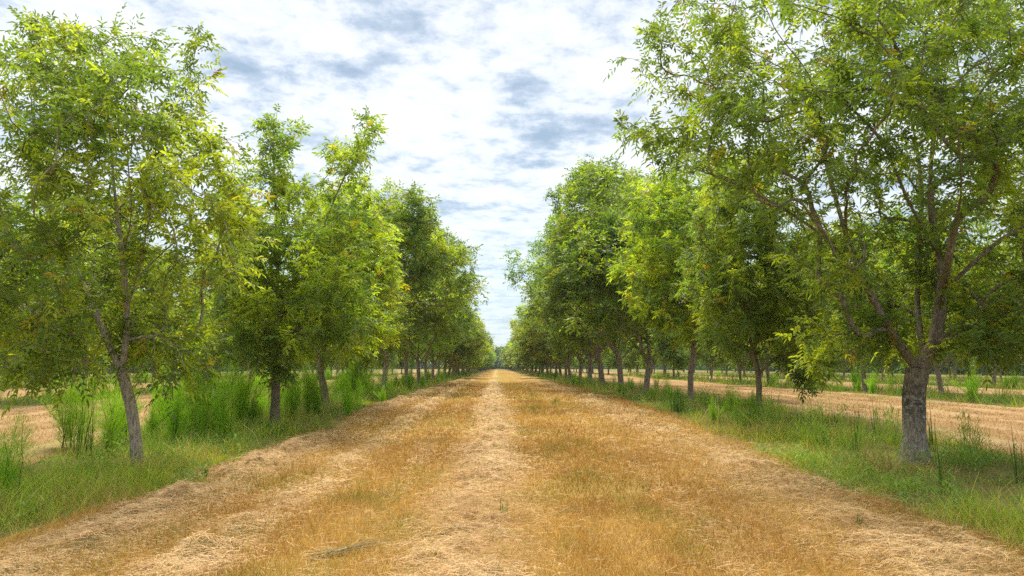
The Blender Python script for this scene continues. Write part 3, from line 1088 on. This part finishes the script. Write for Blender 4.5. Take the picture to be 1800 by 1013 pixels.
MID = dict(per=6, L=0.42, pairs=3, lw=(0.165, 0.07), lod=1, yellow=0.5)
mids = []
for k, (H, Rc, n, rb) in enumerate([(12.0, 4.4, 1000, 0.13), (10.5, 4.2, 940, 0.12), (13.0, 4.0, 960, 0.14), (9.0, 3.6, 760, 0.10), (11.5, 4.6, 1050, 0.13)]):
    root, ch = generic(100 + k, H, Rc, n, rb, dict(MID, yellow=[0.35, 0.6, 0.3, 0.8, 0.5][k]), forks=[3, 4, 3, 2, 4][k], fork_h=[1.9, 1.6, 2.0, 1.5, 1.7][k])
    mids.append((root, H))
FAR = dict(per=6, L=0.55, pairs=1, lw=(0.42, 0.2), lod=1, yellow=0.5)
fars = []
for k, (H, Rc, n, rb) in enumerate([(12.0, 4.2, 420, 0.16), (10.5, 4.2, 400, 0.14), (13.0, 4.0, 420, 0.17), (11, 4.6, 430, 0.15)]):
    root, ch = generic(200 + k, H, Rc, n, rb, dict(FAR, yellow=[0.35, 0.7, 0.4, 0.5][k]), forks=3, fork_h=1.7, lobes=14)
    fars.append((root, H))

ORD = ["first", "second", "third", "fourth", "fifth", "sixth", "seventh", "eighth", "ninth", "tenth", "eleventh", "twelfth", "thirteenth", "fourteenth", "fifteenth", "sixteenth"]
used = set()


def plant_tree(x, y, H, lib, k, label, group, color, sx=1.0):
    root, h0 = lib[k % len(lib)]
    s = H / h0
    rz = random.uniform(0, 6.28)
    loc = (x, y, float(gz(x, y)))
    sc = (s * sx, s * sx, s)
    if root.name not in used:
        used.add(root.name)
        root.location = loc; root.rotation_euler = (0, 0, rz); root.scale = sc
        root["label"] = label
        if group: root["group"] = group
        for c in CHILDREN[root.name]:
            c.color = color
        return root
    return copy_thing(root, loc, rz, sc, label, group, color)


def tint_tree():
    a = random.uniform(0.8, 1.2)
    return (a * random.uniform(0.85, 1.12), a * random.uniform(0.98, 1.12), a, 1)


# left row beyond the third tree, right row beyond the third tree: (x, first y, heights)
rowL = [(31.0, 7.5), (37.9, 12.4), (45.0, 12.2), (53.0, 13.3), (60, 12), (67, 11.5), (74, 11)]
rowR = [(33.5, 11.6), (40.0, 13.8), (47.0, 16.2), (54, 15), (61, 12.5), (68, 12), (75, 12.5)]
looks = {"left": ["small young", "dark green", "olive green", "dense dark green", "tall", "broad", "yellow-tinged"],
         "right": ["rounded mid-green", "tall", "very tall sparse-topped", "dense", "leafy", "broad", "green"]}
for side, row, x0 in (("left", rowL, -6.0), ("right", rowR, 7.5)):
    for k, (y, H) in enumerate(row):
        c = tint_tree()
        if side == "left" and k in (1, 2, 3):
            c = (0.98, 1.02, 1.0, 1)
        if side == "left" and k == 0:
            c = (1.2, 1.1, 1, 1)
        if side == "right" and k in (1, 2):
            c = (0.9, 0.95, 1.0, 1)
        plant_tree(x0 + random.uniform(-.25, .25), y, H, mids, [0, 1, 2, 4, 0, 1, 4][k] if side == "left" else [1, 0, 2, 4, 0, 1, 2][k],
                   f"{looks[side][k]} pecan tree standing {ORD[k + 3]} in the row on the lane's {side}", "pecan trees lining the mown lane", c, sx=0.98 if side == "left" else 1.1)
    y = row[-1][0] + 7
    k = 0
    while y < 410:
        c = tint_tree()
        if side == "left" and 95 < y < 150:
            c = (1.3, 1.25, 1, 1)
        plant_tree(x0 + random.uniform(-.3, .3), y, random.uniform(9.8, 11.8), mids if y < 100 else fars, random.randrange(4),
                   f"far-off pecan tree merging into the {side} row down the lane", f"distant pecan trees of the {side} row", c, sx=1.28)
        y += random.uniform(6.6, 7.4)
        k += 1
names = {21.0: ("second row right", "right"), 34.5: ("third row right", "right"), 48.0: ("fourth row right", "right"),
         -19.5: ("second row left", "left"), -33.0: ("third row left", "left"), -46.5: ("fourth row left", "left"), 61.5: ("fifth row right", "right"), -60.0: ("fifth row left", "left")}
for x0, (nm, sd) in names.items():
    y = {21.0: 25.0, 34.5: 40.0, 48.0: 57, -19.5: 25.6, -33.0: 40, -46.5: 56, 61.5: 78, -60.0: 77}[x0]
    k = 0
    while y < {21.0: 200, 34.5: 190, 48.0: 180, -19.5: 170, -33.0: 165, -46.5: 160, 61.5: 190, -60.0: 190}[x0]:
        near = y < 75
        lab = f"{ORD[k]} pecan tree from the near end of the {nm} of the lane" if near and k < 14 else f"distant pecan tree far along the {nm} of the lane"
        plant_tree(x0 + random.uniform(-.3, .3), y, random.uniform(8.3, 10.8), mids if near else fars, random.randrange(5), lab, f"pecan trees of the {nm}", tint_tree())
        y += random.uniform(6.7, 7.3)
        k += 1
        if y > 110: y += 3

# wood closing the far end of the lane
def woods(seed, x0, x1, y0, y1, n, label, size=1.0):
    r_ = np.random.default_rng(seed)
    x = r_.uniform(x0, x1, n); y = r_.uniform(y0, y1, n)
    hmax = (10 + 7 * fbm(x * 0.06, y * 0.06, seed=8))
    z = hmax * r_.random(n) ** 1.1
    B = np.stack([x, y, z + 0.4], -1)
    s = size * r_.uniform(0.5, 1.3, n)[:, None]
    a = unit(r_.normal(0, 1, (n, 3))); b = unit(np.cross(a, r_.normal(0, 1, (n, 3))))
    V = np.stack([B - a * s, B + b * s * 0.6, B + a * s, B - b * s * 0.6], 1).reshape(-1, 3)
    T = np.repeat((np.array([0.075, 0.12, 0.03]) * r_.uniform(0.6, 1.4, (n, 1)))[:, None, :], 4, 1).reshape(-1, 3)
    tag(link("woods", mesh_np("woods", V, [np.arange(n * 4).reshape(-1, 4)], M_LEAF, tint=T)), label, "woods", kind="stuff")


woods(5, -260, 260, 430, 460, 60000, "dark bluish wood closing the far end of the lane")
woods(6, -105, -80, 60, 430, 60000, "dark far wood beyond the orchard rows on the left", 0.8)
woods(7, 82, 107, 60, 430, 60000, "dark far wood beyond the orchard rows on the right", 0.8)


# ------------------------------------------------------------------ weeds
def stem_mesh(pts, r0, r1, ns=5):
    pts = np.asarray(pts)
    m = len(pts)
    rr = np.linspace(r0, r1, m)
    th = np.linspace(0, 2 * np.pi, ns, endpoint=False)
    ring = np.stack([np.cos(th), np.sin(th), th * 0], -1)
    V = (pts[:, None, :] + ring[None] * rr[:, None, None]).reshape(-1, 3)
    i = np.arange(m - 1)[:, None] * ns; j = np.arange(ns)[None, :]
    return V, np.stack([i + j, i + (j + 1) % ns, i + ns + (j + 1) % ns, i + ns + j], -1).reshape(-1, 4)


def feathery(seed, stems=9, H=1.3, spread=0.22, per=620, nl=(0.05, 0.12), wide=0.10):
    """vase of upright stems, each a soft brush of thread-like leaves"""
    r = np.random.default_rng(seed)
    SV, SF, so = [], [], 0
    nb_, nd_, nl_ = [], [], []
    for s in range(stems):
        a = r.uniform(0, 6.28)
        lean = abs(r.normal(0, spread)) + 0.03 if s else 0.04
        h = H * (r.uniform(0.4, 0.95) if s else 1.0)
        b0 = np.array([r.normal(0, 0.05), r.normal(0, 0.05), 0]) * (stems > 1)
        ts = np.linspace(0, 1, 9)
        pts = np.array([b0 + np.array([math.cos(a), math.sin(a), 0]) * lean * h * t ** 1.3 + np.array([r.normal(0, .008), r.normal(0, .008), h * t - (t == 0) * 0.03]) for t in ts])
        v, f = stem_mesh(pts, 0.007, 0.0015)
        SV.append(v); SF.append(f + so); so += len(v)
        m = int(per * h / H)
        t = np.clip(r.beta(1.6, 1.7, m), 0.08, 1.0)
        p0 = np.stack([np.interp(t, ts, pts[:, c]) for c in range(3)], -1)
        az = r.uniform(0, 6.28, m)
        rad = np.stack([np.cos(az), np.sin(az), np.zeros(m)], -1)
        # side twigs climb away from the stem; threads grow along them
        q = r.random(m) ** 0.7
        w_ = wide * np.sin(np.pi * np.clip(0.15 + 0.83 * t, 0, 1)) * h / 1.2 * r.uniform(0.5, 1.4, m)
        p0 = p0 + rad * (q * w_)[:, None] + np.array([0, 0, 1.0]) * (q * w_ * 1.3)[:, None]
        dd = unit(rad * 0.42 + np.array([0, 0, 0.9]) + r.normal(0, 0.24, (m, 3)))
        nb_.append(p0); nd_.append(dd); nl_.append(r.uniform(*nl, m))
    B = np.concatenate(nb_); D = np.concatenate(nd_); Ln = np.concatenate(nl_)
    n = len(B)
    sd = unit(np.cross(D, r.normal(0, 1, (n, 3))))
    V = np.stack([B - sd * 0.002, B + sd * 0.002, B + D * Ln[:, None] + sd * 0.0008, B + D * Ln[:, None] - sd * 0.0008], 1).reshape(-1, 3)
    Fq = np.arange(4 * n).reshape(-1, 4)
    c = mixc((0.21, 0.41, 0.03), (0.31, 0.49, 0.04), r.random(n)) * r.uniform(0.85, 1.15, (n, 1))
    root = empty("feathery_weed")
    c1 = link("stem", mesh_np("stem", np.concatenate(SV), [np.concatenate(SF)], M_STEM, smooth=True), root)
    c2 = link("plume", mesh_np("plume", V, [Fq], M_WEED, tint=np.repeat(c[:, None, :], 4, 1).reshape(-1, 3)), root)
    CHILDREN[root.name] = [c1, c2]
    root["category"] = "weed"
    return root, H


def reed(seed, n=22, H=1.2, spread=0.10, dark=True):
    r = np.random.default_rng(seed)
    b = np.stack([r.normal(0, spread, n), r.normal(0, spread, n), np.zeros(n) - 0.02], -1)
    L = H * r.uniform(0.55, 1.02, n)
    c = mixc((0.035, 0.10, 0.016), (0.08, 0.17, 0.02), r.random(n)) if dark else mixc((0.09, 0.18, 0.02), (0.16, 0.25, 0.03), r.random(n))
    parts = []
    v, f, t = blades(b, L, np.full(n, 0.022), r.uniform(0.03, 0.22, n), r.uniform(0, 0.08, n), seg=4, tint=c)
    parts.append((v, f, t))
    m = n
    b2 = np.stack([r.normal(0, spread, m), r.normal(0, spread, m), np.zeros(m)], -1)
    v, f, t = blades(b2, H * r.uniform(0.2, 0.6, m), np.full(m, 0.012), r.uniform(0.3, 0.9, m), r.uniform(0.2, 0.7, m), seg=3, tint=mixc((0.09, 0.16, 0.02), (0.3, 0.26, 0.08), r.random(m)))
    parts.append((v, f, t))
    v, f, t = merge(parts)
    o = link("reed_clump", mesh_np("reed_clump", v, [f], M_GRASS, tint=t))
    o["category"] = "grass clump"
    CHILDREN[o.name] = []
    return o, H


def wispy(seed, n=9, H=1.2):
    """thin seed stalks with a few narrow leaves"""
    r = np.random.default_rng(seed)
    b = np.stack([r.normal(0, 0.16, n), r.normal(0, 0.16, n), np.zeros(n)], -1)
    parts = [blades(b, H * r.uniform(0.7, 1.0, n), np.full(n, 0.013), r.uniform(0.05, 0.2, n), r.uniform(0, .1, n), seg=3, tint=mixc((0.20, 0.30, 0.05), (0.32, 0.38, 0.10), r.random(n)), tip=.5)]
    m = n * 14
    k = r.integers(0, n, m)
    bb = b[k].copy(); bb[:, 2] = H * r.uniform(0.1, 0.75, m)
    parts.append(blades(bb, r.uniform(0.10, 0.28, m), np.full(m, 0.013), r.uniform(0.3, 1.0, m), r.uniform(0.2, 0.9, m), seg=2, tint=mixc((0.16, 0.29, 0.03), (0.27, 0.36, 0.05), r.random(m))))
    v, f, t = merge(parts)
    o = link("tall_grass", mesh_np("tall_grass", v, [f], M_GRASS, tint=t))
    o["category"] = "grass clump"
    CHILDREN[o.name] = []
    return o, H


def bushlet(seed, H=0.6, nl=260, col=((0.10, 0.24, 0.02), (0.18, 0.32, 0.03)), lw=(0.05, 0.028)):
    r = np.random.default_rng(seed)
    sk = Skel()
    sk.path([np.array([0, 0, -.02]), np.array([0.01, 0, H * 0.3])], None, 0.05)
    T = np.stack([r.normal(0, H * 0.25, 40), r.normal(0, H * 0.25, 40), H * r.uniform(0.3, 1, 40)], -1)
    tips = sk.grow(T, minz=-1, seg=0.06, r=r, wig=0.02)
    rad, w = sk.radii(tips, 0.008, 0.0015)
    tb = tube_mesh(sk, rad, np.zeros(len(rad), int))[0]
    n = nl
    A = np.array(sk.p)
    q = A[r.integers(4, len(A), n)] + r.normal(0, 0.015, (n, 3))
    d = unit(r.normal(0, 1, (n, 3)) + np.array([0, 0, 0.4])); nn = unit(r.normal(0, 0.5, (n, 3)) + np.array([0, 0, 1]))
    lv = unit(np.cross(nn, d))
    l = lw[0] * r.uniform(.6, 1.3, n)[:, None]; wv = lw[1] * 0.5
    V = np.stack([q, q + d * l * .5 + lv * wv, q + d * l, q + d * l * .5 - lv * wv], 1).reshape(-1, 3)
    c = mixc(col[0], col[1], r.random(n))
    root = empty("shrub")
    a = link("stem", mesh_np("stem", tb[0], [tb[1]], M_STEM), root)
    b = link("foliage", mesh_np("foliage", V, [np.arange(4 * n).reshape(-1, 4)], M_WEED, tint=np.repeat(c[:, None, :], 4, 1).reshape(-1, 3)), root)
    CHILDREN[root.name] = [a, b]
    root["category"] = "shrub"
    return root, H


feath = [feathery(301, 9, 1.5, 0.22, wide=0.17), feathery(302, 4, 1.6, 0.13, wide=0.2), feathery(303, 7, 1.0, 0.3, wide=0.15), feathery(304, 2, 1.5, 0.06, 800, wide=0.28)]
reeds = [reed(401, 22, 1.2), reed(402, 10, 1.2, 0.045), reed(403, 30, 1.1, 0.14)]
wisps = [wispy(501), wispy(502, 6)]
bushes = [bushlet(601), bushlet(602, 0.4, 160)]
for lib in (feath, reeds, wisps, bushes):
    for o, _ in lib:
        pass


def put(lib, k, px, py, top, label, group, color=(1, 1, 1, 1), pos=None, sx=1.0):
    if pos is None:
        g = G(px, py)
        h = CAM_H + (P(px, top, g[1])[2] - CAM_H) - g[2]
    else:
        g = np.array([pos[0], pos[1], float(gz(pos[0], pos[1]))]); h = top
    h = max(h, 0.15)
    o, h0 = lib[k % len(lib)]
    s = h / h0
    sc = (s * sx, s * sx, s)
    rz = random.uniform(0, 6.28)
    if o.name not in used:
        used.add(o.name)
        o.location = g; o.rotation_euler = (0, 0, rz); o.scale = sc
        o["label"] = label
        if group: o["group"] = group
        o.color = color
        for c in CHILDREN[o.name]: c.color = color
        return o
    c = copy_thing(o, g, rz, sc, label, group, color)
    c.color = color
    return c


GF = "feathery weeds in the verges"
W = [(0, 12, 895, 725, "large bright feathery weed at the left edge of the photo, nearest the camera", 1.0, 1.1),
     (3, 195, 800, 655, "faint thin feathery weed close behind the leaning left trunk", .9, .8),
     (2, 264, 770, 700, "low feathery weed just right of the leaning left trunk", .9, 1),
     (2, 305, 765, 710, "smallest feathery weed right of the leaning left trunk", .85, .8),
     (1, 352, 775, 690, "feathery weed at the near end of the big weed stand", .85, 1),
     (0, 392, 778, 640, "tallest bright feathery weed of the big stand before the second left tree", 1.0, 1.0),
     (0, 420, 752, 640, "bushy feathery weed at the back of the big stand", .9, 1.1),
     (2, 446, 755, 685, "low feathery weed left of the straight second trunk", .8, 1.0),
     (0, 512, 742, 655, "feathery weed right against the straight second trunk's right side", .85, 1.0),
     (0, 540, 735, 640, "dark feathery weed midway between the second and third left trunks", .65, 1.0),
     (2, 556, 730, 660, "short feathery weed left of the crooked third trunk", .8, 1.0),
     (2, 608, 735, 668, "bright feathery weed right of the crooked trunk at the lane edge", 1.1, 1.0),
     (1, 628, 732, 672, "narrow bright feathery weed beside the lane past the crooked trunk", 1.1, .9),
     (0, 625, 705, 625, "tall dark feathery weed behind the crooked trunk", .5, 1.2),
     (1, 650, 708, 640, "tall feathery weed left of the dark fourth trunk", .75, 1.2),
     (2, 674, 712, 678, "small bright feathery weed at the lane edge below the dark left trees", 1.0, 1.1),
     (1, 1296, 748, 672, "tallest feathery weed in front of the thin second trunk on the right", .8, .9),
     (2, 1252, 750, 698, "short feathery weed left of the tallest one on the right verge", .9, 1.0),
     (1, 1275, 738, 690, "slim feathery weed behind the short one on the right verge", .8, 1.0),
     (2, 1325, 742, 695, "feathery weed touching the thin second trunk on the right", .8, 1.0)]
for k, px, py, top, lab, a, sx in W:
    put(feath, k, px, py, top, lab, GF, (a, a, a, 1), sx=sx)
for (xa, xb, ya, yb, lab, n_) in ((-8.6, -6.5, 13.5, 18.0, "one of the bright feathery weeds massed between the first two left trunks", 16),
                              (-8.2, -6.4, 19.0, 26.0, "one of the bright feathery weeds massed between the second and crooked left trunks", 16),
                              (-7.6, -5.3, 26.0, 36.0, "one of the bright feathery weeds banked past the crooked left trunk", 16),
                              (6.2, 8.8, 14.0, 30.0, "one of the small feathery weeds scattered along the near right verge", 10)):
    for k in range(n_):
        a = random.uniform(.65, 1.1)
        put(feath, random.choice([0, 1, 1, 2, 3]), 0, 0, random.uniform(0.7, 1.9) if xa < 0 else random.uniform(.5, .9), lab, lab.replace('one of the ', ''), (a, a, a, 1), pos=(random.uniform(xa, xb), random.uniform(ya, yb)), sx=random.uniform(1.0, 1.5))
GRD = "clumps of tall coarse grass in the verges"
for k, px, py, top, lab, a in [
        (0, 150, 805, 700, "dark green reed clump left of the leaning left trunk", .8), (1, 455, 752, 690, "slender dark reed clump beside the straight second trunk", .7),
        (2, 1192, 725, 672, "dense dark reed clump left of the forked third trunk on the right", .8), (1, 1541, 772, 683, "upright reed clump left of the thick right trunk", 1.1),
        (1, 1507, 800, 700, "thin reed clump furthest left of the thick right trunk", 1.0), (1, 1660, 870, 735, "tallest reed clump just right of the thick right trunk", 1.1),
        (1, 1792, 850, 730, "reed clump cut by the right edge of the photo", 1.0)]:
    put(reeds, k, px, py, top, lab, GRD, (a, a, a, 1))
for k, px, py, top, lab in [(0, 1425, 790, 690, "pale wispy grass stalks midway between the two nearest right trunks"), (1, 1375, 770, 690, "thin wispy grass stalks right of the thin second trunk"),
                            (1, 1470, 790, 705, "short wispy grass stalks left of the thin reed clump"), (0, 1355, 760, 680, "wispy grass stalks tight behind the thin second trunk"),
                            (0, 330, 770, 690, "brownish wispy stalks in front of the big feathery stand"), (1, 1695, 800, 735, "short wispy stalks right of the tallest reed clump")]:
    put(wisps, k, px, py, top, lab, "wispy seed stalks in the verges")
for k in range(16):
    put(wisps, k, 0, 0, random.uniform(.55, 1.15), "pale grass stalks scattered in the verge between the two nearest right trunks", "grass stalks between the near right trunks", pos=(random.uniform(5.9, 9.2), random.uniform(11.5, 19)), sx=1.1)
for k in range(6):
    put(wisps, k, 0, 0, random.uniform(.4, .8), "short grass stalks beside the leaning left trunk", "grass stalks around the leaning left trunk", pos=(random.uniform(-8, -5), random.uniform(9.5, 13)), sx=1.1)
for k in range(5):
    put(reeds, 1, 0, 0, random.uniform(.7, 1.15), "thin green reeds scattered along the right verge before the thin second trunk", "thin reeds of the near right verge", pos=(random.uniform(6.2, 9.2), random.uniform(12.8, 19)))
put(bushes, 0, 1305, 765, 718, "small bright leafy shrub at the lane edge by the thin second trunk", "small shrubs")
put(bushes, 1, 362, 842, 822, "tiny dark leafy shrub at the edge of the left verge grass", "small shrubs", (.6, .7, .8, 1))
put(bushes, 1, 277, 808, 790, "tiny yellowish shrub at the foot of the leaning trunk", "small shrubs", (1.4, 1.1, 1, 1))
put(bushes, 0, 1452, 800, 755, "olive leafy shrub in the right verge grass", "small shrubs", (.7, .7, 1, 1))
# more weeds along the rows, too alike to tell apart
for side, x0, x1, n_, y0, y1 in (("left", -8.2, -4.9, 70, 27, 130), ("right", 5.8, 9.6, 55, 27, 130)):
    for k in range(n_):
        y = y0 + (y1 - y0) * random.random() ** 1.5
        a = random.uniform(.65, 1.1)
        put(feath, random.randrange(3), 0, 0, random.uniform(0.5, 1.5) if side == "left" else random.uniform(.5, 1.05), f"distant feathery weed in the {side} verge further down the lane", f"distant feathery weeds of the {side} verge", (a, a, a, 1), pos=(random.uniform(x0, x1), y), sx=1.2)
for x0, nm in ((21, "second row to the right"), (34.5, "third row to the right"), (-19.5, "second row to the left"), (-33, "third row to the left")):
    for k in range(22):
        a = random.uniform(.8, 1.2)
        put(feath, random.randrange(3), 0, 0, random.uniform(0.6, 1.5), f"feathery weed growing under the {nm} of the lane", f"feathery weeds under the {nm}", (a, a, a, 1), pos=(x0 + random.uniform(-2, 2), random.uniform(22, 85)), sx=1.3)
    for k in range(8):
        put(wisps, k, 0, 0, random.uniform(.8, 1.3), f"wispy grass stalks under the {nm} of the lane", f"wispy stalks under the {nm}", pos=(x0 + random.uniform(-2, 2), random.uniform(22, 60)))

# ------------------------------------------------------------------ litter in the lane
M_DRY = bark_mat("dry_stalk", (0.20, 0.14, 0.05), (0.40, 0.31, 0.14), (0.58, 0.47, 0.26))


def twig_mesh(seed, L, r0, n, spread):
    r = np.random.default_rng(seed)
    Vs, Fs, off = [], [], 0
    for k in range(n):
        a = r.normal(0, spread)
        l = L * r.uniform(0.5, 1)
        o = np.array([r.normal(0, 0.02), r.normal(0, 0.03), r.uniform(0.01, 0.04)])
        t = np.linspace(0, 1, 6)
        p = o + np.stack([np.cos(a) * l * (t - .3), np.sin(a) * l * (t - .3) + 0.06 * l * np.sin(t * 4 + k), 0.10 * l * t * (0.4 + r.random()) + r.normal(0, .004, 6)], -1)
        rr = r0 * r.uniform(0.6, 1.1)
        d = unit(np.gradient(p, axis=0)); up = np.array([0, 0.1, 1.0])
        a1 = unit(np.cross(d, up)); a2 = np.cross(d, a1)
        th = np.linspace(0, 2 * np.pi, 5, endpoint=False)
        V = (p[:, None] + (a1[:, None] * np.cos(th)[None, :, None] + a2[:, None] * np.sin(th)[None, :, None]) * (rr * (1 - .7 * t))[:, None, None]).reshape(-1, 3)
        i = np.arange(5)[:, None] * 5; j = np.arange(5)[None]
        Vs.append(V); Fs.append(np.stack([i + j, i + (j + 1) % 5, i + 5 + (j + 1) % 5, i + 5 + j], -1).reshape(-1, 4) + off); off += len(V)
    return np.concatenate(Vs), np.concatenate(Fs)


def on_lane(px, py):
    g = G(px, py)
    return np.array([g[0], g[1], float(lane_z(np.array([g[0]]), np.array([g[1]]))[0])])


v, f = twig_mesh(1, 0.8, 0.006, 16, 0.3)
o = link("dry_stalks", mesh_np("dry_stalks", v, [f], M_DRY, smooth=True), loc=on_lane(585, 985))
o.rotation_euler = (0, 0, 0.5)
tag(o, "bundle of dry olive stalks lying on the hay near the camera", "dry stalks")
for sd_, px, py, L_, rz, lab in [(2, 1420, 968, 0.35, 1.4, "short dark fallen twig in the straw at the lower right"), (3, 390, 965, 0.35, 0.8, "pale fallen twig in the straw at the lower left"),
                                 (4, 1250, 935, 0.5, -0.3, "long thin fallen twig in the golden stubble right of centre"), (5, 1000, 905, 0.5, 0.2, "thin fallen twig beside the central windrow"),
                                 (6, 760, 860, 0.4, 2.2, "fallen twig in the stubble left of the central windrow"), (7, 1330, 900, 0.35, 2.6, "small fallen twig in the pale hay before the right verge")]:
    v, f = twig_mesh(sd_, L_, 0.006, 3, 0.5)
    o = link("fallen_twig", mesh_np("fallen_twig", v, [f], M_DRY, smooth=True), loc=on_lane(px, py))
    o.rotation_euler = (0, 0, rz)
    tag(o, lab, "twig", "fallen twigs in the lane")
for k, px, py, top, lab in [(2, 820, 668, 656, "small green tuft standing in the middle of the lane far ahead"), (2, 977, 712, 694, "green grass tuft right of the central windrow, leaning"),
                            (0, 884, 920, 885, "low green grass tuft on the right edge of the central windrow"), (0, 1512, 935, 910, "fresh green grass tuft in the hay before the thick right trunk")]:
    o = put(reeds, k, px, py, top, lab, "green grass tufts in the lane", (1.3, 1.2, 1, 1), sx=1.8)
    o.location = on_lane(px, py)

# ------------------------------------------------------------------ sky, sun
w = bpy.data.worlds.new("World")
scene.world = w
w.use_nodes = True
nt = w.node_tree
nt.nodes.clear()
out = N(nt, "ShaderNodeOutputWorld")
bg = N(nt, "ShaderNodeBackground")
STR = 0.1
bg.inputs[1].default_value = STR
sky = N(nt, "ShaderNodeTexSky")
sky.sky_type = "NISHITA"
sky.sun_disc = False
SUN_EL, SUN_AZ = R(60), R(-12)     # azimuth from +Y (down the lane) towards +X
sky.sun_elevation = SUN_EL
sky.sun_rotation = SUN_AZ
tc = N(nt, "ShaderNodeTexCoord")
sp = N(nt, "ShaderNodeSeparateXYZ")
nt.links.new(tc.outputs["Generated"], sp.inputs[0])
za = N(nt, "ShaderNodeMath", operation="ADD"); za.inputs[1].default_value = 0.10
zm = N(nt, "ShaderNodeMath", operation="MAXIMUM"); zm.inputs[1].default_value = 0.02
nt.links.new(sp.outputs[2], zm.inputs[0]); nt.links.new(zm.outputs[0], za.inputs[0])
dx = N(nt, "ShaderNodeMath", operation="DIVIDE"); dy = N(nt, "ShaderNodeMath", operation="DIVIDE")
nt.links.new(sp.outputs[0], dx.inputs[0]); nt.links.new(za.outputs[0], dx.inputs[1])
nt.links.new(sp.outputs[1], dy.inputs[0]); nt.links.new(za.outputs[0], dy.inputs[1])
cb = N(nt, "ShaderNodeCombineXYZ")
nt.links.new(dx.outputs[0], cb.inputs[0]); nt.links.new(dy.outputs[0], cb.inputs[1])
mp = N(nt, "ShaderNodeMapping"); mp.inputs["Scale"].default_value = (1, 1, 1); mp.inputs["Location"].default_value = (3.1, 0.4, 0)
nt.links.new(cb.outputs[0], mp.inputs[0])
big = noise(nt, mp.outputs[0], 2.6, 4, 0.5)
small = noise(nt, mp.outputs[0], 9.0, 10, 0.66)
small.node.inputs["Distortion"].default_value = 0.12
m1 = N(nt, "ShaderNodeMath", operation="MULTIPLY"); m1.inputs[1].default_value = 0.56
m2 = N(nt, "ShaderNodeMath", operation="MULTIPLY_ADD"); m2.inputs[1].default_value = 0.44
nt.links.new(big, m1.inputs[0]); nt.links.new(small, m2.inputs[0]); nt.links.new(m1.outputs[0], m2.inputs[2])
k = 1 / STR
cl = ramp(nt, [(0.345, (0.30, 0.40, 0.49)), (0.415, (0.47, 0.56, 0.64)), (0.46, (0.70, 0.755, 0.80)), (0.495, (0.87, 0.89, 0.91)), (0.58, (1.03, 1.03, 1.02))], m2.outputs[0])
sc_ = N(nt, "ShaderNodeVectorMath", operation="SCALE"); sc_.inputs["Scale"].default_value = k * 0.235
hz = N(nt, "ShaderNodeMapRange", interpolation_type="SMOOTHSTEP")
hz.inputs[1].default_value = 0.0; hz.inputs[2].default_value = 0.30; hz.inputs[3].default_value = 0.65; hz.inputs[4].default_value = 0.0
nt.links.new(sp.outputs[2], hz.inputs[0])
hm = N(nt, "ShaderNodeMix", data_type="RGBA")
nt.links.new(hz.outputs[0], hm.inputs[0]); nt.links.new(cl, hm.inputs[6]); hm.inputs[7].default_value = (0.47, 0.62, 0.75, 1)
nt.links.new(hm.outputs[2], sc_.inputs[0])
# thin cloud over the physical sky: mostly cloud, more blue showing low down
mx = N(nt, "ShaderNodeMix", data_type="RGBA")
mx.inputs[0].default_value = 0.9
# unseen cloud above the view brightened all round, added as fill for the crowns
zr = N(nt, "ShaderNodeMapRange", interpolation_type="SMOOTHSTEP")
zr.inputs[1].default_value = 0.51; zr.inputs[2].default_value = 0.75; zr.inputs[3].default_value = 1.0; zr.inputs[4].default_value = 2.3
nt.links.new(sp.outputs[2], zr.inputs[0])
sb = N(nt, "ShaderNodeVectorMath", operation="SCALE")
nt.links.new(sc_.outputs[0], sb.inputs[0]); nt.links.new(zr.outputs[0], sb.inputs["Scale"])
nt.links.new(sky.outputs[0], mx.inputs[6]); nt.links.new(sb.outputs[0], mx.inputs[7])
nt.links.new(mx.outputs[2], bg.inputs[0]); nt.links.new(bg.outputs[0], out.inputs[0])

sd = bpy.data.lights.new("sun", "SUN")
sd.energy = 1.5
sd.angle = R(22)
sd.color = (1.0, 0.94, 0.84)
so = bpy.data.objects.new("sun", sd)
COL.objects.link(so)
dirv = Vector((math.sin(SUN_AZ) * math.cos(SUN_EL), math.cos(SUN_AZ) * math.cos(SUN_EL), math.sin(SUN_EL)))
so.rotation_euler = dirv.to_track_quat("Z", "Y").to_euler()
so.location = dirv * 60

scene.view_settings.view_transform = "Standard"
scene.view_settings.look = "None"
scene.view_settings.exposure = 2.1
scene.view_settings.gamma = 1
scene.render.engine = "CYCLES"
scene.cycles.max_bounces = 10
scene.cycles.diffuse_bounces = 5
scene.cycles.transmission_bounces = 7
scene.cycles.glossy_bounces = 2
scene.cycles.use_denoising = False

# ------------------------------------------------------------------ air
hm_ = bpy.data.materials.new("haze"); hm_.use_nodes = True; hn = hm_.node_tree; hn.nodes.clear()
ho = N(hn, "ShaderNodeOutputMaterial"); hv = N(hn, "ShaderNodeVolumePrincipled")
hv.inputs["Color"].default_value = (0.80, 0.90, 1, 1); hv.inputs["Density"].default_value = 0.0002
hn.links.new(hv.outputs[0], ho.inputs["Volume"])
bx = np.array([[a, b, c] for c in (-3, 26) for b in (-1300, 2600) for a in (-2600, 2600)], float)
hz_o = link("haze", mesh_np("haze", bx, [np.array([[0, 2, 3, 1], [4, 5, 7, 6], [0, 1, 5, 4], [2, 6, 7, 3], [0, 4, 6, 2], [1, 3, 7, 5]])], hm_))
tag(hz_o, "thin pale haze hanging over the orchard", "haze", kind="stuff")
scene.cycles.sample_clamp_indirect = 4.0
